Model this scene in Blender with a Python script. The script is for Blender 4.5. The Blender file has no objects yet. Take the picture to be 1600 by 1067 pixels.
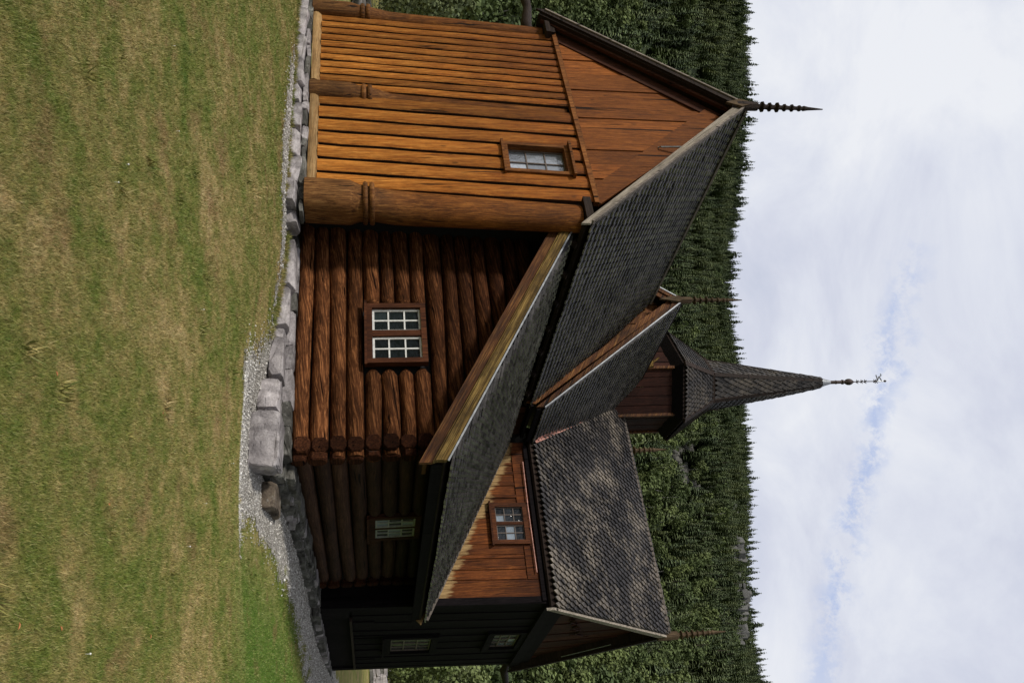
import bpy, bmesh, math, random
import numpy as np
from mathutils import Vector, Matrix, noise as mnoise
random.seed(7); rng = np.random.default_rng(7)
R = random.Random(11)
sc = bpy.context.scene
col = sc.collection

# ------------------------------------------------------------------ helpers
def tagk(o, label=None, cat=None, group=None, kind=None):
    if label: o['label'] = label
    if cat: o['category'] = cat
    if group: o['group'] = group
    if kind: o['kind'] = kind
    return o

def empty(name, loc=(0, 0, 0)):
    o = bpy.data.objects.new(name, None); col.objects.link(o); o.location = loc
    o.empty_display_size = .3
    return o

class MB:
    """collects faces with a material index and a per-piece random value"""
    def __init__(s, xf=None): s.v = []; s.f = []; s.m = []; s.r = []; s.xf = xf
    def add(s, vs, fs, m=0, r=None):
        if r is None: r = R.random()
        b = len(s.v)
        for p in vs:
            p = tuple(p)
            if s.xf: p = s.xf(p)
            s.v.append(p); s.r.append(r)
        if isinstance(m, int): m = [m]*len(fs)
        for f, k in zip(fs, m): s.f.append([i+b for i in f]); s.m.append(k)
    def box(s, a, b, m=0, r=None, jit=0):
        x0, y0, z0 = a; x1, y1, z1 = b
        j = lambda: R.uniform(-jit, jit)
        vs = [(x+j(), y+j(), z+j()) for z in (z0, z1) for (x, y) in ((x0, y0), (x1, y0), (x1, y1), (x0, y1))]
        s.add(vs, [(3, 2, 1, 0), (4, 5, 6, 7), (0, 1, 5, 4), (1, 2, 6, 5), (2, 3, 7, 6), (3, 0, 4, 7)], m, r)
    def beam(s, p0, p1, w, h, up=(0, 0, 1), m=0, r=None, ends=(0, 0)):
        """rectangular bar from p0 to p1; w across, h along 'up'"""
        p0 = Vector(p0); p1 = Vector(p1); d = (p1-p0).normalized(); u = Vector(up)
        u = (u-d*u.dot(d)).normalized(); a = d.cross(u)
        vs = []
        for p in (p0, p1):
            for (i, j) in ((-1, -1), (1, -1), (1, 1), (-1, 1)):
                vs.append(p+a*i*w/2+u*j*h/2)
        s.add(vs, [(3, 2, 1, 0), (4, 5, 6, 7), (0, 1, 5, 4), (1, 2, 6, 5), (2, 3, 7, 6), (3, 0, 4, 7)], m, r)
    def prism(s, poly, ext, m=0, r=None):
        """poly: list of 3D points (planar), ext: vector"""
        n = len(poly); e = Vector(ext)
        vs = [Vector(p) for p in poly]+[Vector(p)+e for p in poly]
        fs = [tuple(range(n-1, -1, -1)), tuple(range(n, 2*n))]+[(i, (i+1) % n, n+(i+1) % n, n+i) for i in range(n)]
        s.add(vs, fs, m, r)
    def lathe(s, prof, c, axis=(0, 0, 1), n=10, m=0, r=None, sq=None):
        """prof: (radius, height) pairs around axis through c"""
        ax = Vector(axis).normalized(); t = Vector((1, 0, 0)) if abs(ax.x) < .9 else Vector((0, 1, 0))
        a = ax.cross(t).normalized(); b = ax.cross(a); c = Vector(c)
        vs = []
        for (q, h) in prof:
            for i in range(n):
                an = 2*math.pi*(i+.5)/n
                vs.append(c+ax*h+(a*math.cos(an)+b*math.sin(an))*q)
        fs = []
        for k in range(len(prof)-1):
            for i in range(n):
                j = (i+1) % n
                fs.append((k*n+i, k*n+j, (k+1)*n+j, (k+1)*n+i))
        fs.append(tuple(range(n-1, -1, -1))); fs.append(tuple((len(prof)-1)*n+i for i in range(n)))
        s.add(vs, fs, m, r)
    def tube(s, pts, rad, n=6, m=0, r=None):
        pts = [Vector(p) for p in pts]; vs = []
        if not isinstance(rad, (list, tuple)): rad = [rad]*len(pts)
        for k, p in enumerate(pts):
            d = (pts[min(k+1, len(pts)-1)]-pts[max(k-1, 0)]).normalized()
            t = Vector((0, 0, 1)) if abs(d.z) < .9 else Vector((1, 0, 0))
            a = d.cross(t).normalized(); b = d.cross(a)
            for i in range(n):
                an = 2*math.pi*i/n; vs.append(p+(a*math.cos(an)+b*math.sin(an))*rad[k])
        fs = [(k*n+i, k*n+(i+1) % n, (k+1)*n+(i+1) % n, (k+1)*n+i) for k in range(len(pts)-1) for i in range(n)]
        fs.append(tuple(range(n-1, -1, -1))); fs.append(tuple((len(pts)-1)*n+i for i in range(n)))
        s.add(vs, fs, m, r)
    def build(s, name, mats, parent=None, smooth=False, angle=None):
        me = bpy.data.meshes.new(name); me.from_pydata([tuple(p) for p in s.v], [], s.f); me.update()
        if not isinstance(mats, (list, tuple)): mats = [mats]
        for m in mats: me.materials.append(m)
        me.polygons.foreach_set('material_index', s.m)
        at = me.attributes.new('rv', 'FLOAT', 'POINT'); at.data.foreach_set('value', s.r)
        bm = bmesh.new(); bm.from_mesh(me); bmesh.ops.recalc_face_normals(bm, faces=bm.faces); bm.to_mesh(me); bm.free()
        if smooth:
            me.polygons.foreach_set('use_smooth', [True]*len(me.polygons))
            if angle:
                try: me.set_sharp_from_angle(angle=math.radians(angle))
                except Exception: pass
        o = bpy.data.objects.new(name, me); col.objects.link(o)
        if parent: o.parent = parent
        return o

# ------------------------------------------------------------------ materials
class N:
    def __init__(s, name):
        s.mat = bpy.data.materials.new(name); s.mat.use_nodes = True; s.t = s.mat.node_tree; s.t.nodes.clear()
        s.out = s.n('ShaderNodeOutputMaterial'); s.b = s.n('ShaderNodeBsdfPrincipled'); s.l(s.b.outputs[0], s.out.inputs[0])
    def n(s, k, **kw):
        x = s.t.nodes.new(k)
        for a, b in kw.items(): setattr(x, a, b)
        return x
    def l(s, a, b): s.t.links.new(a, b)
    def coord(s): return s.n('ShaderNodeTexCoord').outputs['Object']
    def map(s, src, scale=(1, 1, 1), rot=(0, 0, 0), loc=(0, 0, 0)):
        m = s.n('ShaderNodeMapping'); s.l(src, m.inputs[0]); m.inputs['Scale'].default_value = scale
        m.inputs['Rotation'].default_value = rot; m.inputs['Location'].default_value = loc; return m.outputs[0]
    def noise(s, src, scale=5, detail=4, rough=.55, dist=0):
        x = s.n('ShaderNodeTexNoise'); s.l(src, x.inputs['Vector']); x.inputs['Scale'].default_value = scale
        x.inputs['Detail'].default_value = detail; x.inputs['Roughness'].default_value = rough; x.inputs['Distortion'].default_value = dist
        return x.outputs['Fac']
    def ramp(s, src, stops):
        x = s.n('ShaderNodeValToRGB'); s.l(src, x.inputs[0]); e = x.color_ramp.elements
        while len(e) < len(stops): e.new(.5)
        for k, (p, c) in enumerate(stops):
            e[k].position = p
            e[k].color = (c, c, c, 1) if not isinstance(c, (tuple, list)) else (*c, 1)
        return x.outputs[0]
    def mix(s, f, a, b, mode='MIX'):
        x = s.n('ShaderNodeMix', data_type='RGBA', blend_type=mode)
        for v, i in ((f, 0), (a, 6), (b, 7)):
            if hasattr(v, 'links'): s.l(v, x.inputs[i])
            elif i == 0: x.inputs[0].default_value = v
            else: x.inputs[i].default_value = (*v, 1) if len(v) == 3 else v
        return x.outputs[2]
    def math(s, op, a, b=0, c=None):
        x = s.n('ShaderNodeMath', operation=op)
        for i, v in enumerate((a, b, c)):
            if v is None: continue
            if hasattr(v, 'links'): s.l(v, x.inputs[i])
            else: x.inputs[i].default_value = v
        return x.outputs[0]
    def rng(s, v, a, b, c=0, d=1):
        x = s.n('ShaderNodeMapRange'); s.l(v, x.inputs[0])
        for i, k in enumerate((a, b, c, d)): x.inputs[i+1].default_value = k
        return x.outputs[0]
    def attr(s, name='rv'): return s.n('ShaderNodeAttribute', attribute_name=name).outputs['Fac']
    def xyz(s, v):
        x = s.n('ShaderNodeSeparateXYZ'); s.l(v, x.inputs[0]); return x.outputs
    def comb(s, a, b, c):
        x = s.n('ShaderNodeCombineXYZ')
        for i, v in enumerate((a, b, c)):
            if hasattr(v, 'links'): s.l(v, x.inputs[i])
            else: x.inputs[i].default_value = v
        return x.outputs[0]
    def bump(s, h, strength=.4, dist=.02, prev=None):
        x = s.n('ShaderNodeBump'); s.l(h, x.inputs['Height']); x.inputs['Strength'].default_value = strength
        x.inputs['Distance'].default_value = dist
        if prev: s.l(prev, x.inputs['Normal'])
        return x.outputs[0]
    def fin(s, colr, rough=.7, bump=None, spec=.3):
        if hasattr(colr, 'links'): s.l(colr, s.b.inputs['Base Color'])
        else: s.b.inputs['Base Color'].default_value = (*colr, 1)
        if hasattr(rough, 'links'): s.l(rough, s.b.inputs['Roughness'])
        else: s.b.inputs['Roughness'].default_value = rough
        s.b.inputs['Specular IOR Level'].default_value = spec
        if bump: s.l(bump, s.b.inputs['Normal'])
        return s.mat

def wood(name, dark, mid, light, axis='Z', rough=.62, vert=None, wob=0, spec=.14, knots=True, blotch=.5, bleach=None, rot=None):
    """old tarred timber: stretched grain, long cracks, knots, piece-to-piece variation"""
    k = N(name); c = k.coord(); rv = k.attr()
    off = k.math('MULTIPLY', rv, 37.0)
    cc = k.n('ShaderNodeVectorMath', operation='ADD'); k.l(c, cc.inputs[0]); k.l(k.comb(off, off, off), cc.inputs[1]); cv = cc.outputs[0]
    if rot: cv = k.map(cv, rot=rot)
    S = {'X': (1, 26, 26), 'Y': (26, 1, 26), 'Z': (26, 26, 1)}[axis]
    if wob:
        wn = k.n('ShaderNodeTexNoise'); k.l(cv, wn.inputs['Vector']); wn.inputs['Scale'].default_value = 1.3
        va = k.n('ShaderNodeVectorMath', operation='SCALE'); k.l(wn.outputs['Color'], va.inputs[0]); va.inputs['Scale'].default_value = wob
        vb = k.n('ShaderNodeVectorMath', operation='ADD'); k.l(cv, vb.inputs[0]); k.l(va.outputs[0], vb.inputs[1]); gv = vb.outputs[0]
    else: gv = cv
    g1 = k.noise(k.map(gv, S), 1.5, 9, .66, .1)
    g2 = k.noise(k.map(gv, tuple(q*2.6 for q in S)), 2.4, 6, .7)
    big = k.noise(cv, 1.3, 6, .65)
    base = k.ramp(g1, [(.28, dark), (.5, mid), (.72, light)])
    fine = k.ramp(g2, [(.34, .22), (.5, .85), (.66, 1.25)])
    base = k.mix(.8, base, fine, 'MULTIPLY')
    base = k.mix(blotch, base, k.ramp(big, [(.34, .28), (.62, 1.25)]), 'MULTIPLY')
    base = k.mix(1, base, k.ramp(rv, [(0, .66), (1, 1.22)]), 'MULTIPLY')
    crack = k.ramp(k.noise(k.map(gv, tuple(q*.55 if q > 1 else .35 for q in S)), 1.1, 3, .5), [(.31, 0.0), (.35, 1.0)])
    base = k.mix(.92, base, crack, 'MULTIPLY')
    h = k.math('ADD', k.math('MULTIPLY', g2, .6), k.math('ADD', g1, k.math('MULTIPLY', crack, .8)))
    if knots:
        vo = k.n('ShaderNodeTexVoronoi'); k.l(k.map(cv, {'X': (1.1, 3, 3), 'Y': (3, 1.1, 3), 'Z': (3, 3, 1.1)}[axis]), vo.inputs['Vector']); vo.inputs['Scale'].default_value = 1.2
        kn = k.ramp(vo.outputs['Distance'], [(.05, .25), (.11, 1.0)])
        base = k.mix(.7, base, kn, 'MULTIPLY')
    if vert:      # tint by height; weathering, and eave shade put into the colour: (z0, z1, colour at z0, colour at z1)
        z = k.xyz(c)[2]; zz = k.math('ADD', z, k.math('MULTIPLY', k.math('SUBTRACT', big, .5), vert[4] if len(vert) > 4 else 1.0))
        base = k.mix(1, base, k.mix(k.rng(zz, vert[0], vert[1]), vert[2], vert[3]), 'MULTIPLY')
    if bleach:    # grey-gold bleached strip just above a roof that runs down along X
        x0, z0, sl, wd = bleach; xs = k.xyz(c)
        d = k.math('SUBTRACT', xs[2], k.math('ADD', k.math('MULTIPLY', xs[0], sl), z0-x0*sl))
        fn = k.noise(k.map(c, (9, 9, 1.2)), 1.5, 5, .7)
        d = k.math('ADD', d, k.math('MULTIPLY', k.math('SUBTRACT', fn, .5), .5))
        d = k.math('ADD', d, k.math('MULTIPLY', k.math('SUBTRACT', rv, .5), .16))
        f = k.ramp(k.rng(d, wd, wd+.10), [(0, 1.0), (1, 0.0)])
        pale = k.mix(k.ramp(g1, [(.35, 0.0), (.65, 1.0)]), (.16, .09, .035), (.46, .31, .14))
        base = k.mix(f, base, pale)
    rr = k.math('MULTIPLY_ADD', g1, .25, rough-.12)
    return k.fin(base, rr, k.bump(h, .8, .014), spec)

M = {}
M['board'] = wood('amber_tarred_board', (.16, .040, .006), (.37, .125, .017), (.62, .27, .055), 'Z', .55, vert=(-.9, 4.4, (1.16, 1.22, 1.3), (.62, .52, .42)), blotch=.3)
M['post'] = wood('tarred_post', (.05, .017, .006), (.20, .075, .017), (.42, .19, .05), 'Z', .6, vert=(-.6, 1.2, (.80, .92, 1.2), (.9, .78, .6), .6), wob=.12)
M['gboard'] = wood('red_brown_board', (.09, .024, .005), (.25, .077, .014), (.38, .135, .030), 'Z', .62, blotch=.3)
M['log'] = wood('dark_red_log', (.012, .006, .0035), (.080, .030, .012), (.34, .145, .058), 'X', .78, spec=.05, vert=(-.4, 2.4, (1.35, 1.3, 1.2), (.42, .38, .40), .8), wob=.10, rot=(0, math.radians(7), 0), blotch=.6)  # upper logs tinted darker to paint in the shade under the eave
M['logside'] = wood('shaded_log', (.022, .010, .007), (.060, .029, .017), (.12, .065, .038), 'Y', .75, vert=(-.6, .8, (1.25, 1.2, 1.2), (.5, .42, .45), .5), wob=.08)  # side wall's shade put into the log colour, deeper towards the eave
M['logend'] = wood('log_end', (.012, .005, .003), (.042, .015, .007), (.11, .042, .017), 'Y', .85, spec=.05, vert=(-.9, 1.0, (1.2, 1.2, 1.2), (.4, .36, .36), .3), knots=False)
M['orange'] = wood('orange_side_board', (.035, .011, .004), (.135, .040, .010), (.29, .10, .025), 'Z', .65, vert=(3.2, 4.0, (1.25, 1.2, 1.1), (.45, .38, .36), .3), blotch=.6, bleach=(1.16, 3.5, -.545, .24))  # eave shade put into the colour at the wall top
M['black'] = wood('black_tarred_board', (.0045, .0035, .004), (.0095, .0075, .0085), (.018, .013, .014), 'Z', .8, blotch=.4, spec=.06)
M['brown'] = wood('brown_board', (.022, .008, .005), (.055, .019, .010), (.10, .036, .018), 'Z', .75)
M['trim'] = wood('warm_trim', (.07, .022, .006), (.24, .085, .020), (.42, .18, .05), 'Z', .65, knots=False)
M['towerb'] = wood('tower_board', (.012, .005, .0035), (.034, .012, .008), (.062, .022, .013), 'Z', .8)
M['barge'] = wood('orange_bargeboard', (.025, .009, .004), (.11, .038, .011), (.30, .15, .045), 'X', .6, rot=(0, math.radians(-30), 0), blotch=.8)
M['bargey'] = wood('worn_yellow_moulding', (.03, .017, .006), (.17, .10, .026), (.46, .32, .10), 'X', .65, rot=(0, math.radians(-30), 0), blotch=.9, knots=False)
M['bargegrey'] = wood('grey_bargeboard', (.13, .10, .075), (.30, .26, .21), (.44, .39, .32), 'X', .75, rot=(0, math.radians(-50), 0), blotch=.5)
M['greyb'] = wood('silver_board', (.13, .105, .085), (.25, .21, .18), (.38, .33, .28), 'Z', .8, blotch=.5)
M['darkwood'] = wood('dark_timber', (.012, .008, .006), (.03, .019, .014), (.055, .035, .026), 'X', .65)
M['finial'] = wood('carved_finial', (.03, .020, .012), (.10, .066, .038), (.24, .17, .10), 'Z', .8, knots=False)
M['sill'] = wood('pale_sill', (.20, .10, .035), (.42, .25, .10), (.56, .38, .18), 'X', .7)
M['frame'] = wood('window_frame_red', (.028, .009, .004), (.085, .027, .010), (.17, .058, .02), 'Z', .65, knots=False)

def shingle_mat(name, dark, mid, light, rough=.42, wear_sheen=.25):
    k = N(name); c = k.coord(); rv = k.attr()
    base = k.ramp(rv, [(0, dark), (.55, mid), (.97, tuple(q*1.3 for q in mid)), (1, tuple(q*1.7 for q in mid))])
    n = k.noise(c, 30, 5, .7); n2 = k.noise(c, .8, 5, .65); n3 = k.noise(c, 4.5, 8, .78)
    base = k.mix(.6, base, k.ramp(n, [(.3, .4), (.7, 1.4)]), 'MULTIPLY')
    base = k.mix(k.math('MULTIPLY', k.ramp(k.math('MULTIPLY', n2, n3), [(.235, 0.0), (.40, 1.0)]), wear_sheen), base, light)
    return k.fin(base, k.rng(n, .3, .7, rough-.08, rough+.18), k.bump(n, .5, .008), .3)
M['sh'] = shingle_mat('dark_roof_shingle', (.008, .007, .0075), (.026, .0235, .0235), (.12, .11, .105), .42, .5)  # pale patches put roof sheen into the colour along with wear
M['shb'] = shingle_mat('glint_shingle_edge', (.08, .075, .074), (.30, .285, .28), (.60, .58, .57), .45, .6)  # pale butt ends: roof glints put into the edge colour
M['sh2'] = shingle_mat('weathered_brown_shingle', (.010, .009, .009), (.028, .025, .0245), (.30, .255, .20), .5, .85)
M['sh3'] = shingle_mat('spire_shingle', (.011, .010, .010), (.032, .029, .028), (.17, .14, .105), .55, .5)
M['sh2b'] = shingle_mat('shade_shingle_edge', (.014, .012, .011), (.03, .026, .022), (.30, .23, .13), .6, .5)  # shade of edges turned from the sun put into the colour
M['lead'] = shingle_mat('grey_lead_sheet', (.10, .10, .105), (.17, .17, .175), (.30, .30, .31), .5, .4)

def simple(name, c, rough=.6, metal=0, spec=.4, n=None):
    k = N(name); base = c
    if n:
        nz = k.noise(k.coord(), n[0], 5, .65); base = k.mix(1, c, k.ramp(nz, [(.3, n[1]), (.7, n[2])]), 'MULTIPLY')
    m = k.fin(base, rough, None, spec); k.b.inputs['Metallic'].default_value = metal; return m
M['copper'] = simple('copper_flashing', (.80, .42, .33), .38, .7, n=(9, .35, 1.1))
M['iron'] = simple('rusty_iron', (.05, .035, .03), .6, .4, n=(20, .6, 1.4))
M['metal'] = simple('grey_weathered_metal', (.30, .31, .32), .45, .7, n=(12, .6, 1.2))
M['white'] = simple('flaking_white_paint', (.66, .66, .62), .6, n=(25, .7, 1.1))
M['greyw'] = simple('old_grey_white_paint', (.34, .35, .32), .7, n=(25, .6, 1.1))
M['muntin'] = simple('dark_muntin', (.11, .085, .07), .5, n=(25, .7, 1.3))
M['joint'] = simple('tar_shade_joint', (.022, .010, .005), .9)  # tar in the grooves, with the plank shade put into the colour
M['void'] = simple('interior_gap_shade', (.006, .006, .006), .9)  # near-black for interiors; also paints the shade in wall gaps

def glass_mat(name, tint, rough=.05, refl=.6, ior=1.9, panes=((0, .5), (.8, 1.1), (1, 2.4))):
    k = N(name); c = k.coord(); rv = k.attr()
    w = k.noise(c, 5, 4, .6)
    col_ = k.mix(1, tint, k.ramp(rv, panes), 'MULTIPLY')
    k.b.inputs['IOR'].default_value = ior
    return k.fin(col_, rough, k.bump(w, .9, .03), refl)
M['glass'] = glass_mat('old_window_glass', (.009, .013, .013), .08, .28, 1.3)
M['glassb'] = glass_mat('sky_tinted_glass', (.16, .19, .22), .05, .4, 1.45, ((0, .05), (.70, .16), (.74, 1.3), (1, 1.6)))  # pale panes carry the sky reflection in their base colour
M['glassc'] = glass_mat('grey_sky_glass', (.22, .24, .27), .14, .9)  # sky reflection put into the grey base colour

def stone_mat(name, c1, c2, c3):
    k = N(name); c = k.coord(); rv = k.attr()
    n1 = k.noise(c, 3.2, 8, .7, .4); n2 = k.noise(c, 38, 6, .7); n3 = k.noise(k.map(c, (1, 1, 3.5)), 5, 5, .6)
    base = k.ramp(n1, [(.3, c1), (.52, c2), (.72, c3)])
    base = k.mix(1, base, k.ramp(rv, [(0, .62), (1, 1.25)]), 'MULTIPLY')
    base = k.mix(.55, base, k.ramp(n2, [(.3, .5), (.7, 1.3)]), 'MULTIPLY')
    lich = k.ramp(k.noise(c, 7, 5, .75), [(.58, 0.0), (.66, 1.0)])
    base = k.mix(k.math('MULTIPLY', lich, .4), base, (.42, .40, .36))
    cr = k.ramp(n3, [(.30, .35), (.37, 1.0)])
    base = k.mix(.5, base, cr, 'MULTIPLY')
    base = k.mix(.85, base, k.ramp(k.noise(c, 1.7, 6, .7), [(.35, .55), (.6, 1.1)]), 'MULTIPLY')
    h = k.math('ADD', k.math('MULTIPLY', n1, 1.4), k.math('ADD', k.math('MULTIPLY', n2, .3), cr))
    return k.fin(base, .85, k.bump(h, .8, .03), .2)
M['stone'] = stone_mat('grey_fieldstone', (.15, .135, .135), (.35, .32, .315), (.54, .50, .49))
M['stoned'] = stone_mat('dark_slate_stone', (.055, .053, .045), (.12, .115, .10), (.21, .205, .185))
M['stoneb'] = stone_mat('brown_mossy_stone', (.05, .042, .028), (.13, .10, .075), (.19, .16, .11))
M['cliff'] = stone_mat('pale_cliff', (.05, .05, .047), (.15, .148, .14), (.27, .265, .25))

# ------------------------------------------------------------------ camera
FPX = 1242.748
r_ = Vector((0.8306427, 0.55666725, -0.01242108)); u_ = Vector((0.11069105, -0.14322527, 0.98348056)); f_ = Vector((-0.54569241, 0.81829585, 0.1805871))
CAM = Vector((10.259, -10.386, 0.0))
cd = bpy.data.cameras.new('Camera'); cam = bpy.data.objects.new('Camera', cd); col.objects.link(cam)
mw = Matrix.Identity(4)
for i, ax in enumerate((u_, -r_, -f_)):        # the photograph was taken with the camera turned on its side
    for j in range(3): mw[j][i] = ax[j]
mw.translation = CAM; cam.matrix_world = mw
cd.sensor_width = 36; cd.lens = FPX*36/1600; cd.clip_end = 5000; cd.clip_start = .1
sc.camera = cam
def upx(P):
    """pixel (photo units, upright) arrays of world points, for choosing what is in view"""
    d = np.asarray(P)-np.array(CAM); z = d@np.array(f_)
    return 533.5+FPX*(d@np.array(r_))/z, 800+FPX*(d@np.array(u_))/z, z

# ------------------------------------------------------------------ terrain
CX, CY = CAM.x, CAM.y
def sstep(a, b, x):
    t = np.clip((x-a)/(b-a), 0, 1); return t*t*(3-2*t)
AZ = np.radians([-40, 8.7, 18, 31, 45, 58.2, 100]); RT = np.array([.45, .460, .465, .469, .470, .436, .42])
def ground(x, y):
    x = np.asarray(x, float); y = np.asarray(y, float)
    D = np.hypot(x-CX, y-CY); az = np.arctan2(-(x-CX), y-CY)
    h = -1.28+0*x
    h = h-.36*np.exp(-(((x-5.0)/2.6)**2+((y+.1)/1.8)**2))
    h = h-.34*sstep(-1.0, -8, y)*sstep(-6, 2, x)
    h = h-.05*sstep(3, 7, x)
    h = h+.03*np.sin(x*.9+1.1)*np.sin(y*.7)*sstep(1.2, 3, np.abs(y+.5)+np.maximum(0, -y*.2))
    h = h+np.maximum(0, D-18)*.045*sstep(18, 30, D)*(1-.0*D)
    h = np.minimum(h, 3.5+0*h)
    rt = np.interp(az, AZ, RT)
    hill = (D-95)*(rt*550/(550-95))
    hill = hill+6*np.sin(x*.021+y*.013)*sstep(120, 220, D)+3*np.sin(x*.06-y*.045+2)*sstep(110, 180, D)*(1-sstep(430, 540, D))
    hill = np.where(D > 560, hill-(D-560)*.9, hill)
    back = np.where((np.abs(az) > math.radians(110)), 0, 1)
    hh = np.where(D > 95, np.maximum(hill, 0)*back, 0)
    return h+hh
def gz(x, y): return float(ground(x, y))

def sheet(name, xs, ys, mat, dz=0):
    X, Y = np.meshgrid(xs, ys); Z = ground(X, Y)+dz
    V = np.stack([X, Y, Z], -1).reshape(-1, 3); nx, ny = len(xs), len(ys)
    i = np.arange(nx-1); j = np.arange(ny-1); I, J = np.meshgrid(i, j); a = (J*nx+I).ravel()
    F = np.stack([a, a+1, a+1+nx, a+nx], -1)
    me = bpy.data.meshes.new(name); me.from_pydata(V.tolist(), [], F.tolist()); me.materials.append(mat)
    me.polygons.foreach_set('use_smooth', [True]*len(me.polygons))
    o = bpy.data.objects.new(name, me); col.objects.link(o); return o

def lawn_nodes(k, c, rv=None):
    """patchy summer lawn colour from world position"""
    p1 = k.noise(k.map(c, (1.0, 1.0, 0)), .85, 5, .65, .6); p2 = k.noise(k.map(c, (1, 1, 0)), 4.2, 6, .7); p3 = k.noise(c, 14, 3, .6)
    x = k.xyz(c); edge = k.ramp(k.rng(x[1], -7.5, 6), [(0, .0), (1, 1.0)])
    a = k.math('ADD', k.math('MULTIPLY', p1, .55), k.math('MULTIPLY', p2, .45))
    base = k.ramp(a, [(.34, (.095, .145, .020)), (.43, (.160, .185, .036)), (.49, (.225, .212, .058)), (.55, (.31, .25, .09)), (.62, (.43, .325, .15))])
    right = k.math('MULTIPLY', k.rng(x[0], 5.6, 7.2), k.rng(x[1], -2.5, 0))
    base = k.mix(k.math('MULTIPLY', right, .85), base, (.085, .165, .018))
    base = k.mix(.6, base, k.ramp(k.noise(k.map(c, (1, 1, 0)), 11, 5, .7), [(.33, (.55, .66, .5)), (.5, (1, 1, 1)), (.66, (1.3, 1.2, 1.2))]), 'MULTIPLY')
    base = k.mix(k.math('MULTIPLY', k.ramp(k.noise(k.map(c, (1, 1, 0), loc=(9, 4, 0)), 1.6, 4, .6), [(.56, 0.0), (.66, 1.0)]), .5), base, (.26, .15, .075))
    return base, p3
k = N('lawn_ground'); c = k.coord(); base, p3 = lawn_nodes(k, c)
fine = k.noise(k.map(c, (1, 1, .2)), 70, 5, .7)
base = k.mix(.75, base, k.ramp(fine, [(.3, .35), (.7, 1.15)]), 'MULTIPLY')
cx = k.n('ShaderNodeCameraData') if False else None
xs_ = k.xyz(c); dd = k.math('SQRT', k.math('ADD', k.math('POWER', k.math('SUBTRACT', xs_[0], CX), 2), k.math('POWER', k.math('SUBTRACT', xs_[1], CY), 2)))
wood_f = k.noise(c, .12, 6, .7)
base = k.mix(k.rng(dd, 84, 98), base, k.ramp(wood_f, [(.3, (.04, .055, .028)), (.6, (.075, .095, .045)), (.75, (.12, .13, .07))]))
M['ground'] = k.fin(base, .9, k.bump(fine, .6, .02), .15)

near = np.concatenate([np.arange(-6, 16, .25)])
xs = np.unique(np.round(np.concatenate([-np.geomspace(6.5, 900, 60), np.arange(-6, 16, .3), np.geomspace(16.5, 400, 40)]), 3))
ys = np.unique(np.round(np.concatenate([-np.geomspace(13, 250, 25), np.arange(-12.5, 16, .3), np.geomspace(16.5, 900, 90)]), 3))
g = sheet('ground', xs, ys, M['ground']); tagk(g, kind='structure')

# gravel strip round the church
outer = [(-3.2, -.25), (-2.8, -.6), (-1.6, -.95), (-.4, -1.1), (.5, -1.1), (.9, -.5), (1.5, -.1), (2.2, .05), (2.8, .15), (3.3, .05), (3.8, -.5), (4.3, -1.2), (4.75, -2.0), (5.0, -2.35), (5.06, -1.95), (5.25, -1.4), (5.7, -1.25), (6.15, -1.05), (6.7, -1.0), (6.62, -.65), (6.05, .05), (5.9, 1.1), (6.05, 1.8), (6.08, 2.7), (6.12, 4.4), (6.3, 5.8), (6.6, 7.8), (6.75, 10), (6.9, 16)]
inner = [(5.0, 16), (4.9, 8.3), (4.4, 8.2), (4.4, 1.5), (4.4, .9), (.2, .9), (.2, .2), (-3.2, .2)]
poly = np.array(outer+inner)
def inpoly(px, py, poly):
    ins = np.zeros(len(px), bool); n = len(poly); j = n-1
    for i in range(n):
        xi, yi = poly[i]; xj, yj = poly[j]
        cnd = ((yi > py) != (yj > py)) & (px < (xj-xi)*(py-yi)/(yj-yi+1e-12)+xi)
        ins ^= cnd; j = i
    return ins
k = N('gravel'); c = k.coord()
vo = k.n('ShaderNodeTexVoronoi'); k.l(c, vo.inputs['Vector']); vo.inputs['Scale'].default_value = 55
cr = k.n('ShaderNodeSeparateColor'); k.l(vo.outputs['Color'], cr.inputs[0])
base = k.ramp(cr.outputs[0], [(0, (.25, .23, .20)), (.5, (.48, .45, .405)), (1, (.70, .67, .62))])
base = k.mix(.8, base, k.ramp(vo.outputs['Distance'], [(.2, 1.0), (.7, .25)]), 'MULTIPLY')
base = k.mix(.5, base, k.ramp(k.noise(c, 2.2, 5, .6), [(.35, (.62, .59, .5)), (.6, (1.2, 1.2, 1.2))]), 'MULTIPLY')
M['gravel'] = k.fin(base, .9, k.bump(vo.outputs['Distance'], .8, -.015), .2)
def gravel_sheet():
    st = .05; xg = np.arange(-6.5, 7.2, st); yg = np.arange(-2.6, 16, st)
    X, Y = np.meshgrid(xg, yg); jx = X+rng.normal(0, .06, X.shape)+.12*np.sin(Y*5+X*3); jy = Y+rng.normal(0, .06, X.shape)+.12*np.sin(X*6-Y*2)
    ins = inpoly(jx.ravel(), jy.ravel(), poly).reshape(X.shape)
    vid = -np.ones((len(yg)+1, len(xg)+1), int); V = []; F = []
    def vv(a, b):
        if vid[a, b] < 0:
            vid[a, b] = len(V); x = xg[0]+b*st-st/2+rng.uniform(-.02, .02); y = yg[0]+a*st-st/2+rng.uniform(-.02, .02)
            V.append((x, y, gz(x, y)+.008+rng.uniform(0, .004)))
        return vid[a, b]
    for a, b in zip(*np.nonzero(ins)): F.append((vv(a, b), vv(a, b+1), vv(a+1, b+1), vv(a+1, b)))
    me = bpy.data.meshes.new('gravel_path'); me.from_pydata(V, [], F); me.materials.append(M['gravel'])
    o = bpy.data.objects.new('gravel_path', me); col.objects.link(o); tagk(o, kind='structure')
gravel_sheet()

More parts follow.
